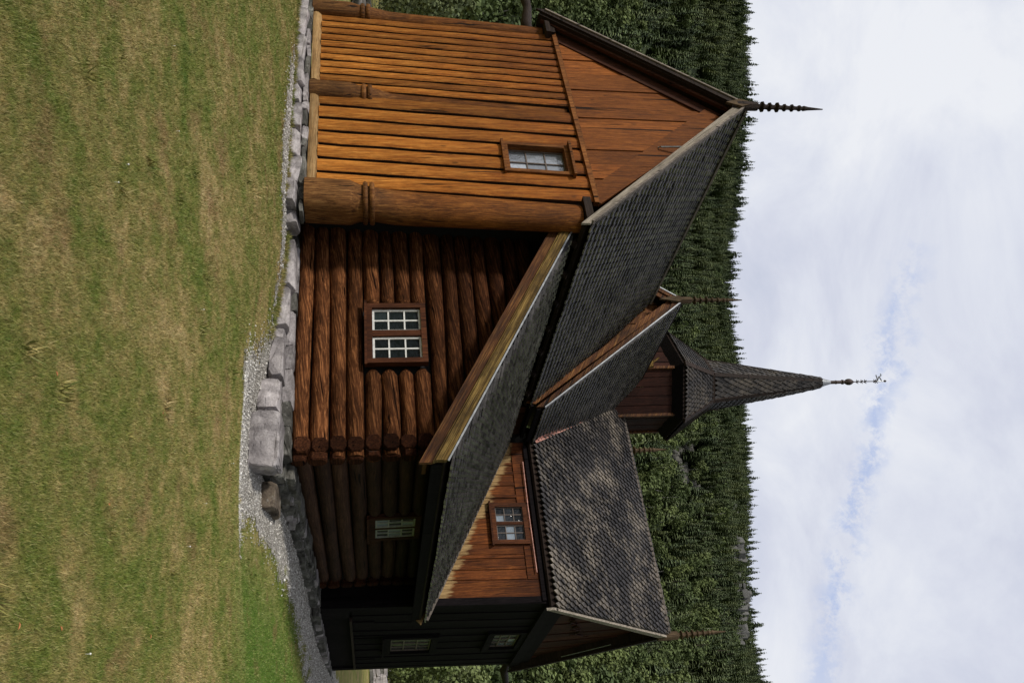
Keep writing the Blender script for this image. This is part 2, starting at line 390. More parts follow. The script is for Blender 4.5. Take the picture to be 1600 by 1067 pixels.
def np_mesh(name, V, F, mats, rv=None, tv=None, mi=None):
    """V (n,3), F (m,k) same-size faces"""
    me = bpy.data.meshes.new(name); n = len(V); m, kk = F.shape
    me.vertices.add(n); me.vertices.foreach_set('co', V.astype(np.float32).ravel())
    me.loops.add(m*kk); me.loops.foreach_set('vertex_index', F.astype(np.int32).ravel())
    me.polygons.add(m); me.polygons.foreach_set('loop_start', np.arange(0, m*kk, kk, dtype=np.int32))
    if mi is not None: me.polygons.foreach_set('material_index', mi.astype(np.int32))
    for q in mats: me.materials.append(q)
    if rv is not None:
        a = me.attributes.new('rv', 'FLOAT', 'POINT'); a.data.foreach_set('value', rv.astype(np.float32))
    if tv is not None:
        a = me.attributes.new('tv', 'FLOAT', 'POINT'); a.data.foreach_set('value', tv.astype(np.float32))
    me.update(calc_edges=True); me.validate()
    o = bpy.data.objects.new(name, me); col.objects.link(o); return o

def pebbles():
    n = 34000
    t = rng.uniform(0, 1, n*4); px = rng.uniform(-6, 7.2, n*4); py = rng.uniform(-2.8, 15, n*4)
    jx = px+rng.normal(0, .16, n*4); jy = py+rng.normal(0, .16, n*4)
    ok = inpoly(jx, jy, poly) & ~((px < 4.6) & (py > .4)) ; px, py = px[ok][:n], py[ok][:n]; n = len(px)
    s = rng.uniform(.006, .017, n)*(1+.9*(rng.random(n) > .93))
    oct_ = np.array([(1, 0, 0), (0, 1, 0), (-1, 0, 0), (0, -1, 0), (0, 0, .7), (0, 0, -.7)], float)
    a = rng.uniform(0, 6.28, n); V = np.repeat(oct_[None], n, 0)*rng.uniform(.6, 1.3, (n, 6, 1))*s[:, None, None]
    ca, sa = np.cos(a)[:, None], np.sin(a)[:, None]
    X = V[..., 0]*ca-V[..., 1]*sa+px[:, None]; Y = V[..., 0]*sa+V[..., 1]*ca+py[:, None]; Z = V[..., 2]+(ground(px, py)+.012+s*.3)[:, None]
    P = np.stack([X, Y, Z], -1).reshape(-1, 3)
    f = np.array([(0, 1, 4), (1, 2, 4), (2, 3, 4), (3, 0, 4), (1, 0, 5), (2, 1, 5), (3, 2, 5), (0, 3, 5)])
    F = (np.arange(n)[:, None, None]*6+f[None]).reshape(-1, 3)
    k = N('pebble'); rv = k.attr(); m = k.fin(k.ramp(rv, [(0, (.2, .185, .16)), (.5, (.48, .455, .41)), (.85, (.64, .61, .56)), (1, (.80, .78, .73))]), .8, None, .2)
    o = np_mesh('gravel_pebbles', P, F, [m], rv=np.repeat(rng.random(n), 6)); tagk(o, 'pale grey gravel pebbles strewn along the stone footing', 'gravel', kind='stuff')
pebbles()

def grass():
    n = 800000
    # spread over the lawn in front of the church; denser close by, like what the eye resolves
    u = rng.random(n); D = 2.9*(19/2.9)**u; az = np.radians(rng.uniform(2, 66, n))
    x = CX-np.sin(az)*D; y = CY+np.cos(az)*D
    jx = x+rng.normal(0, .10, n)+.08*np.sin(y*7+x*5); jy = y+rng.normal(0, .10, n)+.08*np.sin(x*9)
    ok = ~inpoly(jx, jy, poly) & ~((x < 4.95) & (y > .45)) & ~((x > -7) & (x < 5.5) & (y > 8)) & ~((y > -.2) & (x < .6))
    x, y, D = x[ok], y[ok], D[ok]; n = len(x)
    h = rng.uniform(.010, .028, n)*(1+.8*(rng.random(n) > .96)); w = rng.uniform(.0012, .0026, n)*np.clip(D/4.5, .9, 3.4)
    a = rng.uniform(0, 6.28, n); la = rng.uniform(0, 6.28, n); lean = rng.uniform(.1, .95, n)*h*1.2
    z = ground(x, y)
    dx, dy = np.cos(a)*w, np.sin(a)*w
    V = np.empty((n, 3, 3)); V[:, 0] = np.stack([x-dx, y-dy, z-.002], -1); V[:, 1] = np.stack([x+dx, y+dy, z-.002], -1)
    V[:, 2] = np.stack([x+np.cos(la)*lean, y+np.sin(la)*lean, z+h], -1)
    k = N('grass_blade'); c = k.coord(); base, p3 = lawn_nodes(k, c); rv = k.attr()
    base = k.mix(1, base, k.ramp(rv, [(0, .75), (.6, 1.1), (1, 1.4)]), 'MULTIPLY')
    base = k.mix(k.ramp(rv, [(.84, 0.0), (.9, .5)]), base, (.42, .34, .17))
    base = k.mix(k.ramp(rv, [(.18, .5), (.24, 0.0)]), base, (.07, .15, .02))
    m = k.fin(base, .6, None, .25)
    o = np_mesh('lawn_grass', V.reshape(-1, 3), np.arange(n*3).reshape(-1, 3), [m], rv=np.repeat(rng.random(n), 3))
    tagk(o, 'short patchy summer lawn of olive and straw coloured grass', 'grass', kind='stuff')
grass()

def tufts():
    # longer grass left by the mower along the stones
    pts = []
    for _ in range(420):
        t = rng.random()
        if t < .45: p = (rng.uniform(-6.2, .6), -.36+rng.normal(0, .05))
        elif t < .75: p = (rng.uniform(.9, 3.0), .25+rng.normal(0, .07))
        elif t < .9: p = (rng.uniform(5.9, 6.9), rng.uniform(-1, 9))
        else: p = (rng.uniform(2, 9.5), rng.uniform(-7, -2))
        pts.append(p)
    pts = np.array(pts); m = 26; n = len(pts)*m
    x = np.repeat(pts[:, 0], m)+rng.normal(0, .035, n); y = np.repeat(pts[:, 1], m)+rng.normal(0, .035, n); z = ground(x, y)
    big_ = np.repeat(rng.uniform(.5, 1.2, len(pts)), m)
    h = rng.uniform(.04, .11, n)*big_; w = rng.uniform(.002, .004, n)*2; a = rng.uniform(0, 6.28, n); la = rng.uniform(0, 6.28, n); le = h*rng.uniform(.2, 1.0, n)
    V = np.empty((n, 3, 3)); V[:, 0] = np.stack([x-np.cos(a)*w, y-np.sin(a)*w, z], -1); V[:, 1] = np.stack([x+np.cos(a)*w, y+np.sin(a)*w, z], -1); V[:, 2] = np.stack([x+np.cos(la)*le, y+np.sin(la)*le, z+h], -1)
    o = np_mesh('grass_tufts', V.reshape(-1, 3), np.arange(n*3).reshape(-1, 3), [bpy.data.materials['grass_blade']], rv=np.repeat(rng.random(n), 3))
    tagk(o, 'longer uncut grass tufts along the footing stones and path edge', 'grass', kind='stuff')
tufts()

# ------------------------------------------------------------------ stones
def rock(mb, c, size, seed=None, rz=0, n=26, m=0, r=None, boxy=.72, tilt=0, rough=True, amp=1.0):
    rr = random.Random(seed if seed is not None else R.random())
    bm = bmesh.new()
    for sx in (-1, 1):
        for sy in (-1, 1):
            for sz in (-1, 1):          # a split block: corners knocked off by different amounts
                q = Vector((sx, sy, sz)); ch = rr.uniform(.12, .75)*(1.6-boxy)
                for ax in range(3):
                    p = Vector((q.x*rr.uniform(.90, 1.0), q.y*rr.uniform(.90, 1.0), q.z*rr.uniform(.88, 1.0)))
                    p[ax] *= max(.1, 1-ch*rr.uniform(.4, 1.6))
                    bm.verts.new((p.x*size[0]/2, p.y*size[1]/2, p.z*size[2]/2))
    ret = bmesh.ops.convex_hull(bm, input=bm.verts)
    bmesh.ops.delete(bm, geom=[v for v in bm.verts if not v.link_faces], context='VERTS')
    bmesh.ops.bevel(bm, geom=list(bm.edges), offset=min(size)*.035, segments=1, affect='EDGES', clamp_overlap=True)
    bmesh.ops.triangulate(bm, faces=bm.faces)
    if rough:      # chipped, split faces
        bmesh.ops.subdivide_edges(bm, edges=list(bm.edges), cuts=2, use_grid_fill=True)
        bmesh.ops.triangulate(bm, faces=bm.faces)
        o3 = Vector((rr.uniform(0, 50), rr.uniform(0, 50), rr.uniform(0, 50))); am = min(size)
        for v in bm.verts:
            p = v.co; q = p+o3
            d = mnoise.noise(q*3.0/max(.25, size[0]))*.13+mnoise.noise(q*13)*.07+abs(mnoise.noise(Vector((q.x*2, q.y*2, q.z*22))))*.10-.05
            st = mnoise.cell(Vector((q.x*4, q.y*4, q.z*14)))*.05
            v.co = p+p.normalized()*am*(d+st)*amp
    rot = Matrix.Rotation(rz, 4, 'Z') @ Matrix.Rotation(tilt+rr.uniform(-.10, .10), 4, 'Y') @ Matrix.Rotation(rr.uniform(-.12, .12), 4, 'X')
    bm.verts.index_update()
    vs = [rot @ v.co + Vector(c) for v in bm.verts]; fs = [[v.index for v in f.verts] for f in bm.faces]
    mb.add(vs, fs, m, r); bm.free()

church = empty('timber_church', (0, 0, -1.28))
tagk(church, 'dark tarred timber church with shingled gabled roofs, log-built wing and slender pointed spire', 'church')
_b = MB.build
def part(mb, name, mats, parent=None, smooth=False, angle=None):
    o = mb.build(name, mats, None, smooth, angle); p = parent or church
    o.parent = p; o.matrix_parent_inverse = p.matrix_world.inverted() if p.type != 'EMPTY' else Matrix.Translation((0, 0, 1.28))
    return o

# dry stone footing (small stones, one part per wall)
mb = MB()
x = -5.6
while x < .6:                                   # under the plank gable: thin levelling stones
    w = R.uniform(.2, .7); rock(mb, (x+w/2, -.02+R.uniform(-.05, .03), -1.05), (w*1.0, .35, R.uniform(.07, .13)), n=24, m=R.choice((0, 0, 1))); x += w
part(mb, 'stone_footing', [M['stone'], M['stoned']])
mb = MB(); x = .5
while x < 4.5:                                  # under the log wall
    w = R.uniform(.3, .7); rock(mb, (x+w/2, .84, -1.22), (w*1.05, .3, R.uniform(.14, .2)), n=24, m=R.choice((0, 0, 1))); x += w
part(mb, 'stone_footing', [M['stone'], M['stoned']])
mb = MB()
for lev in range(4):                            # right side: courses of small dark slabs
    y = .8+lev*.1
    while y < 7.9:
        w = R.uniform(.16, .5); hh = R.uniform(.10, .17)
        gg = gz(5.1, y+.2); z = gg+.05+lev*(-1.18-gg)/4+.02
        rock(mb, (4.93-lev*.03+R.uniform(-.03, .05), y+w/2, z), (.34, w*1.1, hh*1.15), n=22, m=1 if R.random() < .8 else 0, rz=R.uniform(-.1, .1)); y += w
part(mb, 'stone_footing', [M['stone'], M['stoned']])
mb = MB(); y = 7.9
while y < 14.6:                                 # under the dark gable
    w = R.uniform(.2, .5)
    for lev in range(2): rock(mb, (5.12, y+w/2, -1.30+lev*.14), (.3, w*1.08, .17), n=22, m=R.choice((0, 1, 1)))
    y += w
part(mb, 'stone_footing', [M['stone'], M['stoned']])

# large stones that stand out in front, each a thing of its own
def big(name, label, c, size, seed, rz=0, mat='stone', n=26, boxy=.75, tilt=0, cat='stone', group=None):
    mb = MB(); rock(mb, (0, 0, 0), size, seed, rz, n, 0, .35+.1*(seed % 5), boxy, tilt, amp=.55)
    o = mb.build(name, M[mat]); o.location = c
    tagk(o, label, cat, group)
    return o
big('boulder', 'largest angular grey boulder at the outer corner of the log wing', (4.80, .38, -1.45), (.84, .62, .47), 6, .20, n=20, boxy=.95, cat='boulder')
big('boulder', 'grey block left of the corner boulder, under the log wall', (4.03, .50, -1.44), (.56, .5, .34), 9, -.08, n=22, boxy=.8, cat='boulder')
big('boulder', 'brown mossy stone in the gravel behind the corner boulder', (5.28, 1.35, -1.50), (.42, .75, .34), 12, .1, 'stoneb', cat='boulder')
big('footing_block', 'pale block under the right half of the white-paned window', (3.28, .58, -1.38), (.74, .42, .24), 15, 0)
big('footing_block', 'small pale cube of stone under the white-paned window', (2.83, .58, -1.37), (.22, .3, .20), 16, 0)
big('footing_block', 'long pale slab under the left half of the white-paned window', (2.32, .56, -1.34), (.80, .42, .26), 19, .03)
big('footing_block', 'pointed pale yellowish slab near the shaded end of the log wall', (1.42, .55, -1.27), (.98, .42, .24), 23, -.02, boxy=.5)
big('footing_block', 'rounded stone below the thick corner post', (.72, .15, -1.22), (.34, .4, .22), 26, 0, boxy=.4)
XA = [(-5.25, 1.15), (-4.25, .8), (-3.5, .7), (-2.75, .85), (-2.05, .5), (-1.45, .75), (-.75, .62), (-.15, .66), (.42, .5)]
LA_ = ['large pale rock at the far left end of the plank gable footing', 'second rock from the far left end of the gable footing', 'third rock from the far left end of the gable footing',
       'rock below the middle post of the plank gable', 'small grey rock just right of the middle post footing', 'rock below the planks between the middle post and window',
       'flat rock below the gable window', 'rock below the pale sill end beside the thick corner post', 'tall rough rock carrying the thick corner post']
for i, ((x, w), l) in enumerate(zip(XA, LA_)):
    big('footing_block', l, (x, -.10+R.uniform(-.07, .05), -1.20-.02*(x > -2)+R.uniform(-.03, .02)), (w*.97, .46, R.uniform(.24, .34) if i not in (4,) else .2), 31+i*3, R.uniform(-.12, .12), n=24, boxy=R.uniform(.2, .8), tilt=R.uniform(-.12, .12))

# ------------------------------------------------------------------ A: plank gable arm
def lean(p): return (p[0]+.071*(min(p[2], 4.3)+.9), p[1]-.012*(min(p[2], 4.3)+.9), p[2])
def leanx(x, z): return x+.071*(min(z, 4.3)+.9)
def plank(mb, x0, x1, z0, z1, y=0, seg=8, bulge=.034, m=0):
    w = x1-x0; r = R.random(); prof = [(.0, .05), (.02, -.010), (.14, -.72*bulge), (.36, -bulge), (.62, -.97*bulge), (.80, -.78*bulge), (.875, -.45*bulge), (.885, .05), (1, .05)]
    n = len(prof); vs = []; ph = R.uniform(0, 6)
    for j in range(seg+1):
        z = z0+(z1-z0)*j/seg; wob = .006*math.sin(ph+j*1.7)
        for (a, d) in prof: vs.append((x0+w*a+wob, y+d+.004*math.sin(ph*2+j*2.3), z))
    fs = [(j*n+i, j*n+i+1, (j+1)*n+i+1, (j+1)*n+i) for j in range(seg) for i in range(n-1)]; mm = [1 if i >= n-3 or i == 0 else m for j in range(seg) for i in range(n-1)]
    vs += [(x0, y+.06, z0), (x1, y+.06, z0), (x0, y+.06, z1), (x1, y+.06, z1)]; b = (seg+1)*n
    fs.append(tuple([b]+list(range(n))+[b+1])); fs.append(tuple([b+2]+list(range(seg*n, seg*n+n))+[b+3]))
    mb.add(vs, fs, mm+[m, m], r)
mb = MB(lean)
mb.box((-5.3, .28, -1.0), (.02, .36, 4.2)); mb.box((-5.3, .07, -1.0), (-1.42, .1, 4.05)); mb.box((-.60, .07, -1.0), (.1, .1, 4.05)); mb.box((-1.42, .07, -1.0), (-.60, .1, 2.58))
mb.box((-5.3, .21, -1.0), (-5.12, 6.1, 4.0)); mb.box((.0, .37, -1.0), (.14, 6.6, 4.0))  # right side wall near-black: shade under the eave put into its colour
mb.build('wall', M['void']).parent = None
o = bpy.data.objects['wall']; o.parent = church; o.matrix_parent_inverse = Matrix.Translation((0, 0, 1.28))
WX0, WX1, WZ0, WZ1 = -1.40, -.62, 2.60, 3.84          # window opening, before the lean is applied
xs1 = [-4.93+i*(2.33/11) for i in range(12)]; xs2 = [-2.45+i*(2.48/7) for i in range(8)]
ztop = lambda x: 4.02+.03*(x+5)
mb = MB(lean)
for a, b in zip(xs1[:-1], xs1[1:]): plank(mb, a, b, -.82, ztop(a), bulge=.045)
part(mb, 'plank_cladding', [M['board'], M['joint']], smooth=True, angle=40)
mb = MB(lean)
for a, b in zip(xs2[:-1], xs2[1:]):
    if b > WX0+.08 and a < WX1-.08:
        plank(mb, a, b, -.82, WZ0-.02, bulge=.055)
        plank(mb, a, b, WZ1+.05, ztop(a), bulge=.055, seg=2)
    else: plank(mb, a, b, -.82, ztop(a), bulge=.055)
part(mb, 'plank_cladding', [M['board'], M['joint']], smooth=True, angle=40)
mb = MB(lean)
for x0, x1 in ((-4.9, -2.76), (-2.32, .0)):
    n = 14
    for i in range(n):
        a = x0+(x1-x0)*i/n; b = x0+(x1-x0)*(i+1)/n
    prof = [(0, -.0), (0, -.085), (.05, -.10), (.10, -.09), (.155, -.05), (.17, 0)]
    vs = []
    for i in range(n+1):
        xx = x0+(x1-x0)*i/n; dz = .012*math.sin(i*1.9)
        for (h, d) in prof: vs.append((xx, d, -.985+h+dz*(h > .1)))
    kq = len(prof); fs = [(i*kq+j, i*kq+j+1, (i+1)*kq+j+1, (i+1)*kq+j) for i in range(n) for j in range(kq-1)]
    fs += [tuple(range(kq)), tuple(n*kq+j for j in range(kq))]
    mb.add(vs, fs)
part(mb, 'sill_beam', [M['sill']], smooth=True, angle=35)
def post(x, y, r, z0=-1.0, z1=3.86, up=1.0, ring=.02, name='corner_post'):
    mb = MB(lean); n = 22; prof = []; 
    hs = [z0, z0+.05]+[z0+.05+(ring-.14-z0)*t for t in (.25, .5, .8, 1)]+[ring-.07, ring+.15]+[ring+.15+(z1-ring-.15)*t for t in (.1, .2, .35, .5, .65, .8, .9, 1)]
    vs = []
    for z in hs:
        q = r*(1.0 if z < ring-.1 else (.94 if z < ring+.2 else up*(.97-.18*(z-ring)/(z1-ring))))
        sqf = .16 if z < ring-.1 else 0
        for i in range(n):
            an = 2*math.pi*i/n
            yb = .0 if z < ring+.1 else .07*min(1, (z-ring-.1)*2); rad = q*(1+sqf*abs(math.sin(2*an))*.9)*(1+.012*math.sin(3*an+z*1.3))
            vs.append((x+rad*math.cos(an), y+yb+rad*math.sin(an)*(1 if yb == 0 else .85), z))
    fs = [(j*n+i, j*n+(i+1) % n, (j+1)*n+(i+1) % n, (j+1)*n+i) for j in range(len(hs)-1) for i in range(n)]
    fs += [tuple(range(n)), tuple((len(hs)-1)*n+i for i in range(n))]
    mb.add(vs, fs); p = part(mb, name, [M['post']], smooth=True, angle=40)
    for dz in (0, .115):
        mr = MB(lean); mr.lathe([(r*.9, -.045), (r*1.05, -.04), (r*1.10, -.012), (r*1.10, .012), (r*1.05, .04), (r*.9, .045)], (x, y, ring+dz), n=22)
        part(mr, 'carved_ring', [M['post']], parent=p, smooth=True, angle=50)
post(.33, .02, .345); post(-2.535, .07, .225, z1=4.03, up=.82); post(-5.10, .02, .205, up=.92)
# string beam under the gable
mb = MB(lean)
mb.prism([(-5.02, -.10, 4.02), (.05, -.10, 4.14), (.05, -.10, 4.22), (-5.02, -.10, 4.10)], (0, .12, 0))
mb.prism([(-5.0, -.05, 4.10), (.03, -.05, 4.22), (.03, -.05, 4.26), (-5.0, -.05, 4.14)], (0, .08, 0))
part(mb, 'string_beam', [M['trim']])
# gable boards
def tri_boards(name, mat, x0, x1, apex, zb0, zb1, y, n, widths=None, step=.02, parent=None, axis='x', thick=.03, seed=3):
    """vertical boards filling a gable triangle; axis 'x' lies in a Y plane, 'y' in an X plane"""
    rr = random.Random(seed); mb = MB(); ws = [rr.uniform(.7, 1.5) for _ in range(n)]; t = sum(ws); c = x0
    def top(x):
        ax, az = apex
        return zb0+(az-zb0)*(x-x0)/(ax-x0) if x < ax else zb1+(az-zb1)*(x1-x)/(x1-ax)
    for i, w in enumerate(ws):
        a = c; b = c+(x1-x0)*w/t; c = b; b -= .016
        zl = lambda x: zb0+(zb1-zb0)*(x-x0)/(x1-x0)
        pts = [(a, zl(a)), (b, zl(b)), (b, max(zl(b), top(b)))]
        if a < apex[0] < b: pts.append((apex[0], apex[1]))
        pts.append((a, max(zl(a), top(a))))
        d = step*(i % 2)+rr.uniform(0, .006)
        if axis == 'x': mb.prism([(p, y-d, q) for p, q in pts], (0, thick, 0))
        else: mb.prism([(y+d, p, q) for p, q in pts], (-thick, 0, 0))
    return part(mb, name, [mat], parent)
EL = (-5.01, 3.84); ER = (1.06, 3.83); AP = (-2.20, 7.66)
tri_boards('gable_boards', M['gboard'], -4.7, .36, (-2.17, 7.40), 4.16, 4.24, -.02, 11)
mb = MB()
mb.prism([(-4.7, .05, 4.1), (.36, .05, 4.15), (-2.17, .05, 7.3)], (0, .05, 0))
part(mb, 'gable_backing', [M['void']])
# rake boards lying on the gable face
mb = MB()
mb.prism([(.42, -.085, 4.22), (-2.08, -.085, 7.36), (-2.36, -.085, 7.0), (-.12, -.085, 4.27)], (0, .055, 0), 0)
mb.prism([(-4.74, -.07, 4.14), (-2.2, -.07, 7.38), (-2.2, -.07, 7.02), (-4.36, -.07, 4.17)], (0, .04, 0), 1)
part(mb, 'rake_board', [M['gboard'], M['brown']])

# ------------------------------------------------------------------ roofs
def roof(name, A0, A1, R0, R1, w, ex, mats, clip=None, point=.35, slab=.05, lift=None, parent=None, tags=None, length=2.3, thick=.022, blunt=False, vee=False):
    """shingled slope between the eave A0-A1 and the ridge R0-R1"""
    A0, A1, R0, R1 = map(Vector, (A0, A1, R0, R1)); mb = MB()
    e = (A1-A0).normalized(); nrm = (A1-A0).cross(R0-A0).normalized()
    if nrm.z < 0: nrm = -nrm
    H = ((R0-A0).length+(R1-A1).length)/2; rows = int(H/ex); th = thick
    for k_ in range(rows+1):
        t = k_*ex/H
        if t > .995: break
        a = A0.lerp(R0, t); b = A1.lerp(R1, t); L = (b-a).length
        if L < w*.4: break
        n = max(1, round(L/w)); ww = L/n; off = .5 if k_ % 2 else 0
        ed = (b-a).normalized()
        for i in range(n+(1 if off else 0)):
            s0 = (i-off)*ww; s1 = s0+ww; s0 = max(s0, 0); s1 = min(s1, L)
            if s1-s0 < ww*.2: continue
            mid = a+ed*(s0+s1)/2; sdir = (R0.lerp(R1, (s0+s1)/2/L)-A0.lerp(A1, (s0+s1)/2/L)).normalized()
            ln = min(ex*length, (1-t)*H+.02); dk = R.uniform(0, 1)
            if clip and not clip(mid+sdir*ex*.5): continue
            j = R.uniform(-.09, .09)*ex; g = R.uniform(.004, .011); hw = (s1-s0)/2-g
            tp = point*w*(1 if s1-s0 > ww*.9 else .6)
            prof = [(-hw, tp), (-hw*.55, tp*.22), (0, 0), (hw*.55, tp*.22), (hw, tp), (hw, ln), (-hw, ln)]
            if vee: prof = [(-hw, ex*.98), (-hw*.5, ex*.5), (0, 0), (hw*.5, ex*.5), (hw, ex*.98), (hw, ln), (-hw, ln)]
            if blunt: q1 = hw*R.uniform(.58, .72); prof = [(-hw, ex*.72), (-q1, R.uniform(0, .008)), (0, 0), (q1, R.uniform(0, .008)), (hw, ex*.72), (hw, ln), (-hw, ln)]
            dz = R.uniform(0, .012); vs = []; tt = t+.5*ex/H; dz2 = .03*math.sin(mid.x*1.7+mid.y*1.3+t*3)*math.sin(math.pi*min(1, tt))**.5*math.sin(math.pi*min(1, max(0, (s0+s1)/2/L)))**.5+.03*math.sin(math.pi*min(1, tt)); mid = mid+nrm*max(dz2, 0)*(1 if H > 3 else .2)
            for (q, s_) in prof:
                h = (th*2.1+dz)*(1-s_/(ex*length))+.004
                vs.append(mid+ed*q+sdir*(s_+j-(.0))+nrm*(h+th*.75))
            for (q, s_) in prof:
                h = (th*2.1+dz)*(1-s_/(ex*length))+.004
                vs.append(mid+ed*q+sdir*(s_+j)+nrm*(h-th*.25))
            m = [0]+([0, 1, 1, 0, 0, 0, 0] if blunt else [0, 0, 1, 1, 0, 0, 0] if vee else [1, 1, 1, 1, 0, 0, 0])  # vee: right-hand edges alone take the painted shade colour
            mb.add(vs, [(0, 1, 2, 3, 4, 5, 6)]+[(i2, i2+7, (i2+1) % 7+7, (i2+1) % 7) for i2 in range(7)], m)
    ob = part(mb, name, mats, parent)
    return ob
def slab_part(name, pts, th, mat, parent=None):
    mb = MB(); P = [Vector(p) for p in pts]; n = (P[1]-P[0]).cross(P[2]-P[0]).normalized()
    if n.z > 0: n = -n
    mb.prism(P, n*th); return part(mb, name, [mat], parent)
SH = [M['sh'], M['shb']]; SH2 = [M['sh2'], M['sh2b']]
YF = -.32
# A roof: right slope and left slope
rA = roof('shingle_roof', (1.10, YF, 3.84), (1.02, 6.35, 3.84), (-2.20, YF, 7.68), (-2.10, 6.35, 7.56), .195, .148, SH, blunt=True, thick=.034)
slab_part('roof_decking', [(1.08, YF, 3.82), (1.0, 6.35, 3.82), (-2.10, 6.35, 7.54), (-2.2, YF, 7.66)], .07, M['darkwood'], rA)
rA2 = roof('shingle_roof', (-5.05, YF, 3.82), (-5.1, 6.3, 3.82), (-2.20, YF, 7.68), (-2.10, 6.35, 7.56), .14, .19, SH)
slab_part('roof_decking', [(-5.03, YF, 3.80), (-5.1, 6.3, 3.80), (-2.10, 6.35, 7.54), (-2.2, YF, 7.66)], .07, M['darkwood'], rA2)
def barge(name, lo, hi, h, y0, y1, mat, drop=.02, lay=None, axis='x', parent=None):
    """board hung under a rake edge; lo/hi are (x,z) of the roof edge"""
    mb = MB()
    a = [(lo[0], lo[1]-drop), (hi[0], hi[1]-drop), (hi[0], hi[1]-drop-h*1.35), (lo[0], lo[1]-drop-h*1.15)]
    if axis == 'x': mb.prism([(p, y0, q) for p, q in a], (0, y1-y0, 0))
    else: mb.prism([(y0, p, q) for p, q in a], (y1-y0, 0, 0))
    return part(mb, name, [mat], parent)
barge('bargeboard', (1.12, 3.88), (-2.20, 7.74), .14, YF-.05, YF, M['bargegrey'], drop=0)
barge('bargeboard', (-5.08, 3.86), (-2.20, 7.74), .13, YF-.05, YF, M['darkwood'], drop=0)
mb = MB()
mb.beam((1.08, YF-.03, 3.93), (-2.2, YF-.03, 7.79), .10, .035, (.76, 0, .65))
mb.beam((-5.05, YF-.03, 3.91), (-2.2, YF-.03, 7.79), .10, .035, (-.76, 0, .65))
mb.beam((-2.18, YF, 7.78), (-2.1, 6.3, 7.66), .16, .05)
part(mb, 'verge_capping', [M['greyb']])
# rafters seen in the shaded soffit
mb = MB()
mb.beam((-4.92, -.20, 3.84), (-2.2, -.20, 7.52), .07, .12, (-.8, 0, .6)); 
part(mb, 'rafter', [M['brown']])
for y in (0, .9, 1.8, 2.7, 3.6, 4.5, 5.4):
    mb = MB(); mb.beam((1.06, y+.3, 3.72), (.5, y+.3, 4.30), .1, .1); part(mb, 'rafter_end', [M['darkwood']])
for a_, b_ in (((-5.15, -.22, 3.88), (-4.78, .35, 3.98)), ((.05, -.22, 3.88), (.62, .3, 4.02)), ((-5.2, -.16, 3.99), (-4.85, .3, 4.09))):
    mb = MB(lean); mb.box(a_, b_); part(mb, 'bracket_block', [M['darkwood']])

def finial(c, h, axis=None, plate=True, mat=None, lean_=(0, 0), s=1.4):
    """carved ridge finial: square stock, beads, long point"""
    mb = MB(); q = .055*s
    b = [(q*1.2, -.30), (q*1.35, 0), (q*1.25, .16*h)]
    z = .16*h
    for i, big_ in enumerate((1, .9, 1.05, .85, .9, .8)):
        st = .095*h; z0 = z+.02*h
        b += [(q*.72, z0), (q*.8, z0+st*.25), (q*1.45*big_, z0+st*.42), (q*1.5*big_, z0+st*.55), (q*.8, z0+st*.72)]
        z = z0+st*.78
        q *= .94
    b += [(q*.8, z+.01*h), (q*1.1, z+.03*h), (q*.75, z+.08*h), (.012, h)]
    ax = Vector((lean_[0], lean_[1], 1))
    mb.lathe(b, c, ax, n=8)
    p = part(mb, 'finial', [mat or M['finial']])
    return p
finial((-2.19, YF-.03, 7.72), 1.78, mat=M['darkwood'])
mb = MB(); mb.prism([(-2.19, YF-.12, 7.30), (-2.08, YF-.12, 7.62), (-2.19, YF-.12, 7.95), (-2.30, YF-.12, 7.62)], (0, .06, 0)); part(mb, 'ridge_plate', [M['finial']])
# strut and hooks on the gable
mb = MB(); mb.tube([(-1.15, -.10, 5.72), (-1.12, -.14, 5.75), (-1.02, -.26, 6.35)], .018); part(mb, 'iron_strut', [M['metal']])
# gargoyle-like gutter end poking out on the left
mb = MB(); mb.tube([(-4.6, .5, 3.72), (-5.2, .48, 3.78), (-5.7, .45, 3.70), (-6.3, .42, 3.80), (-6.9, .4, 3.76), (-7.4, .4, 3.84)], [.11, .10, .13, .10, .14, .07], 8); part(mb, 'gutter_spout', [M['darkwood']], smooth=True)

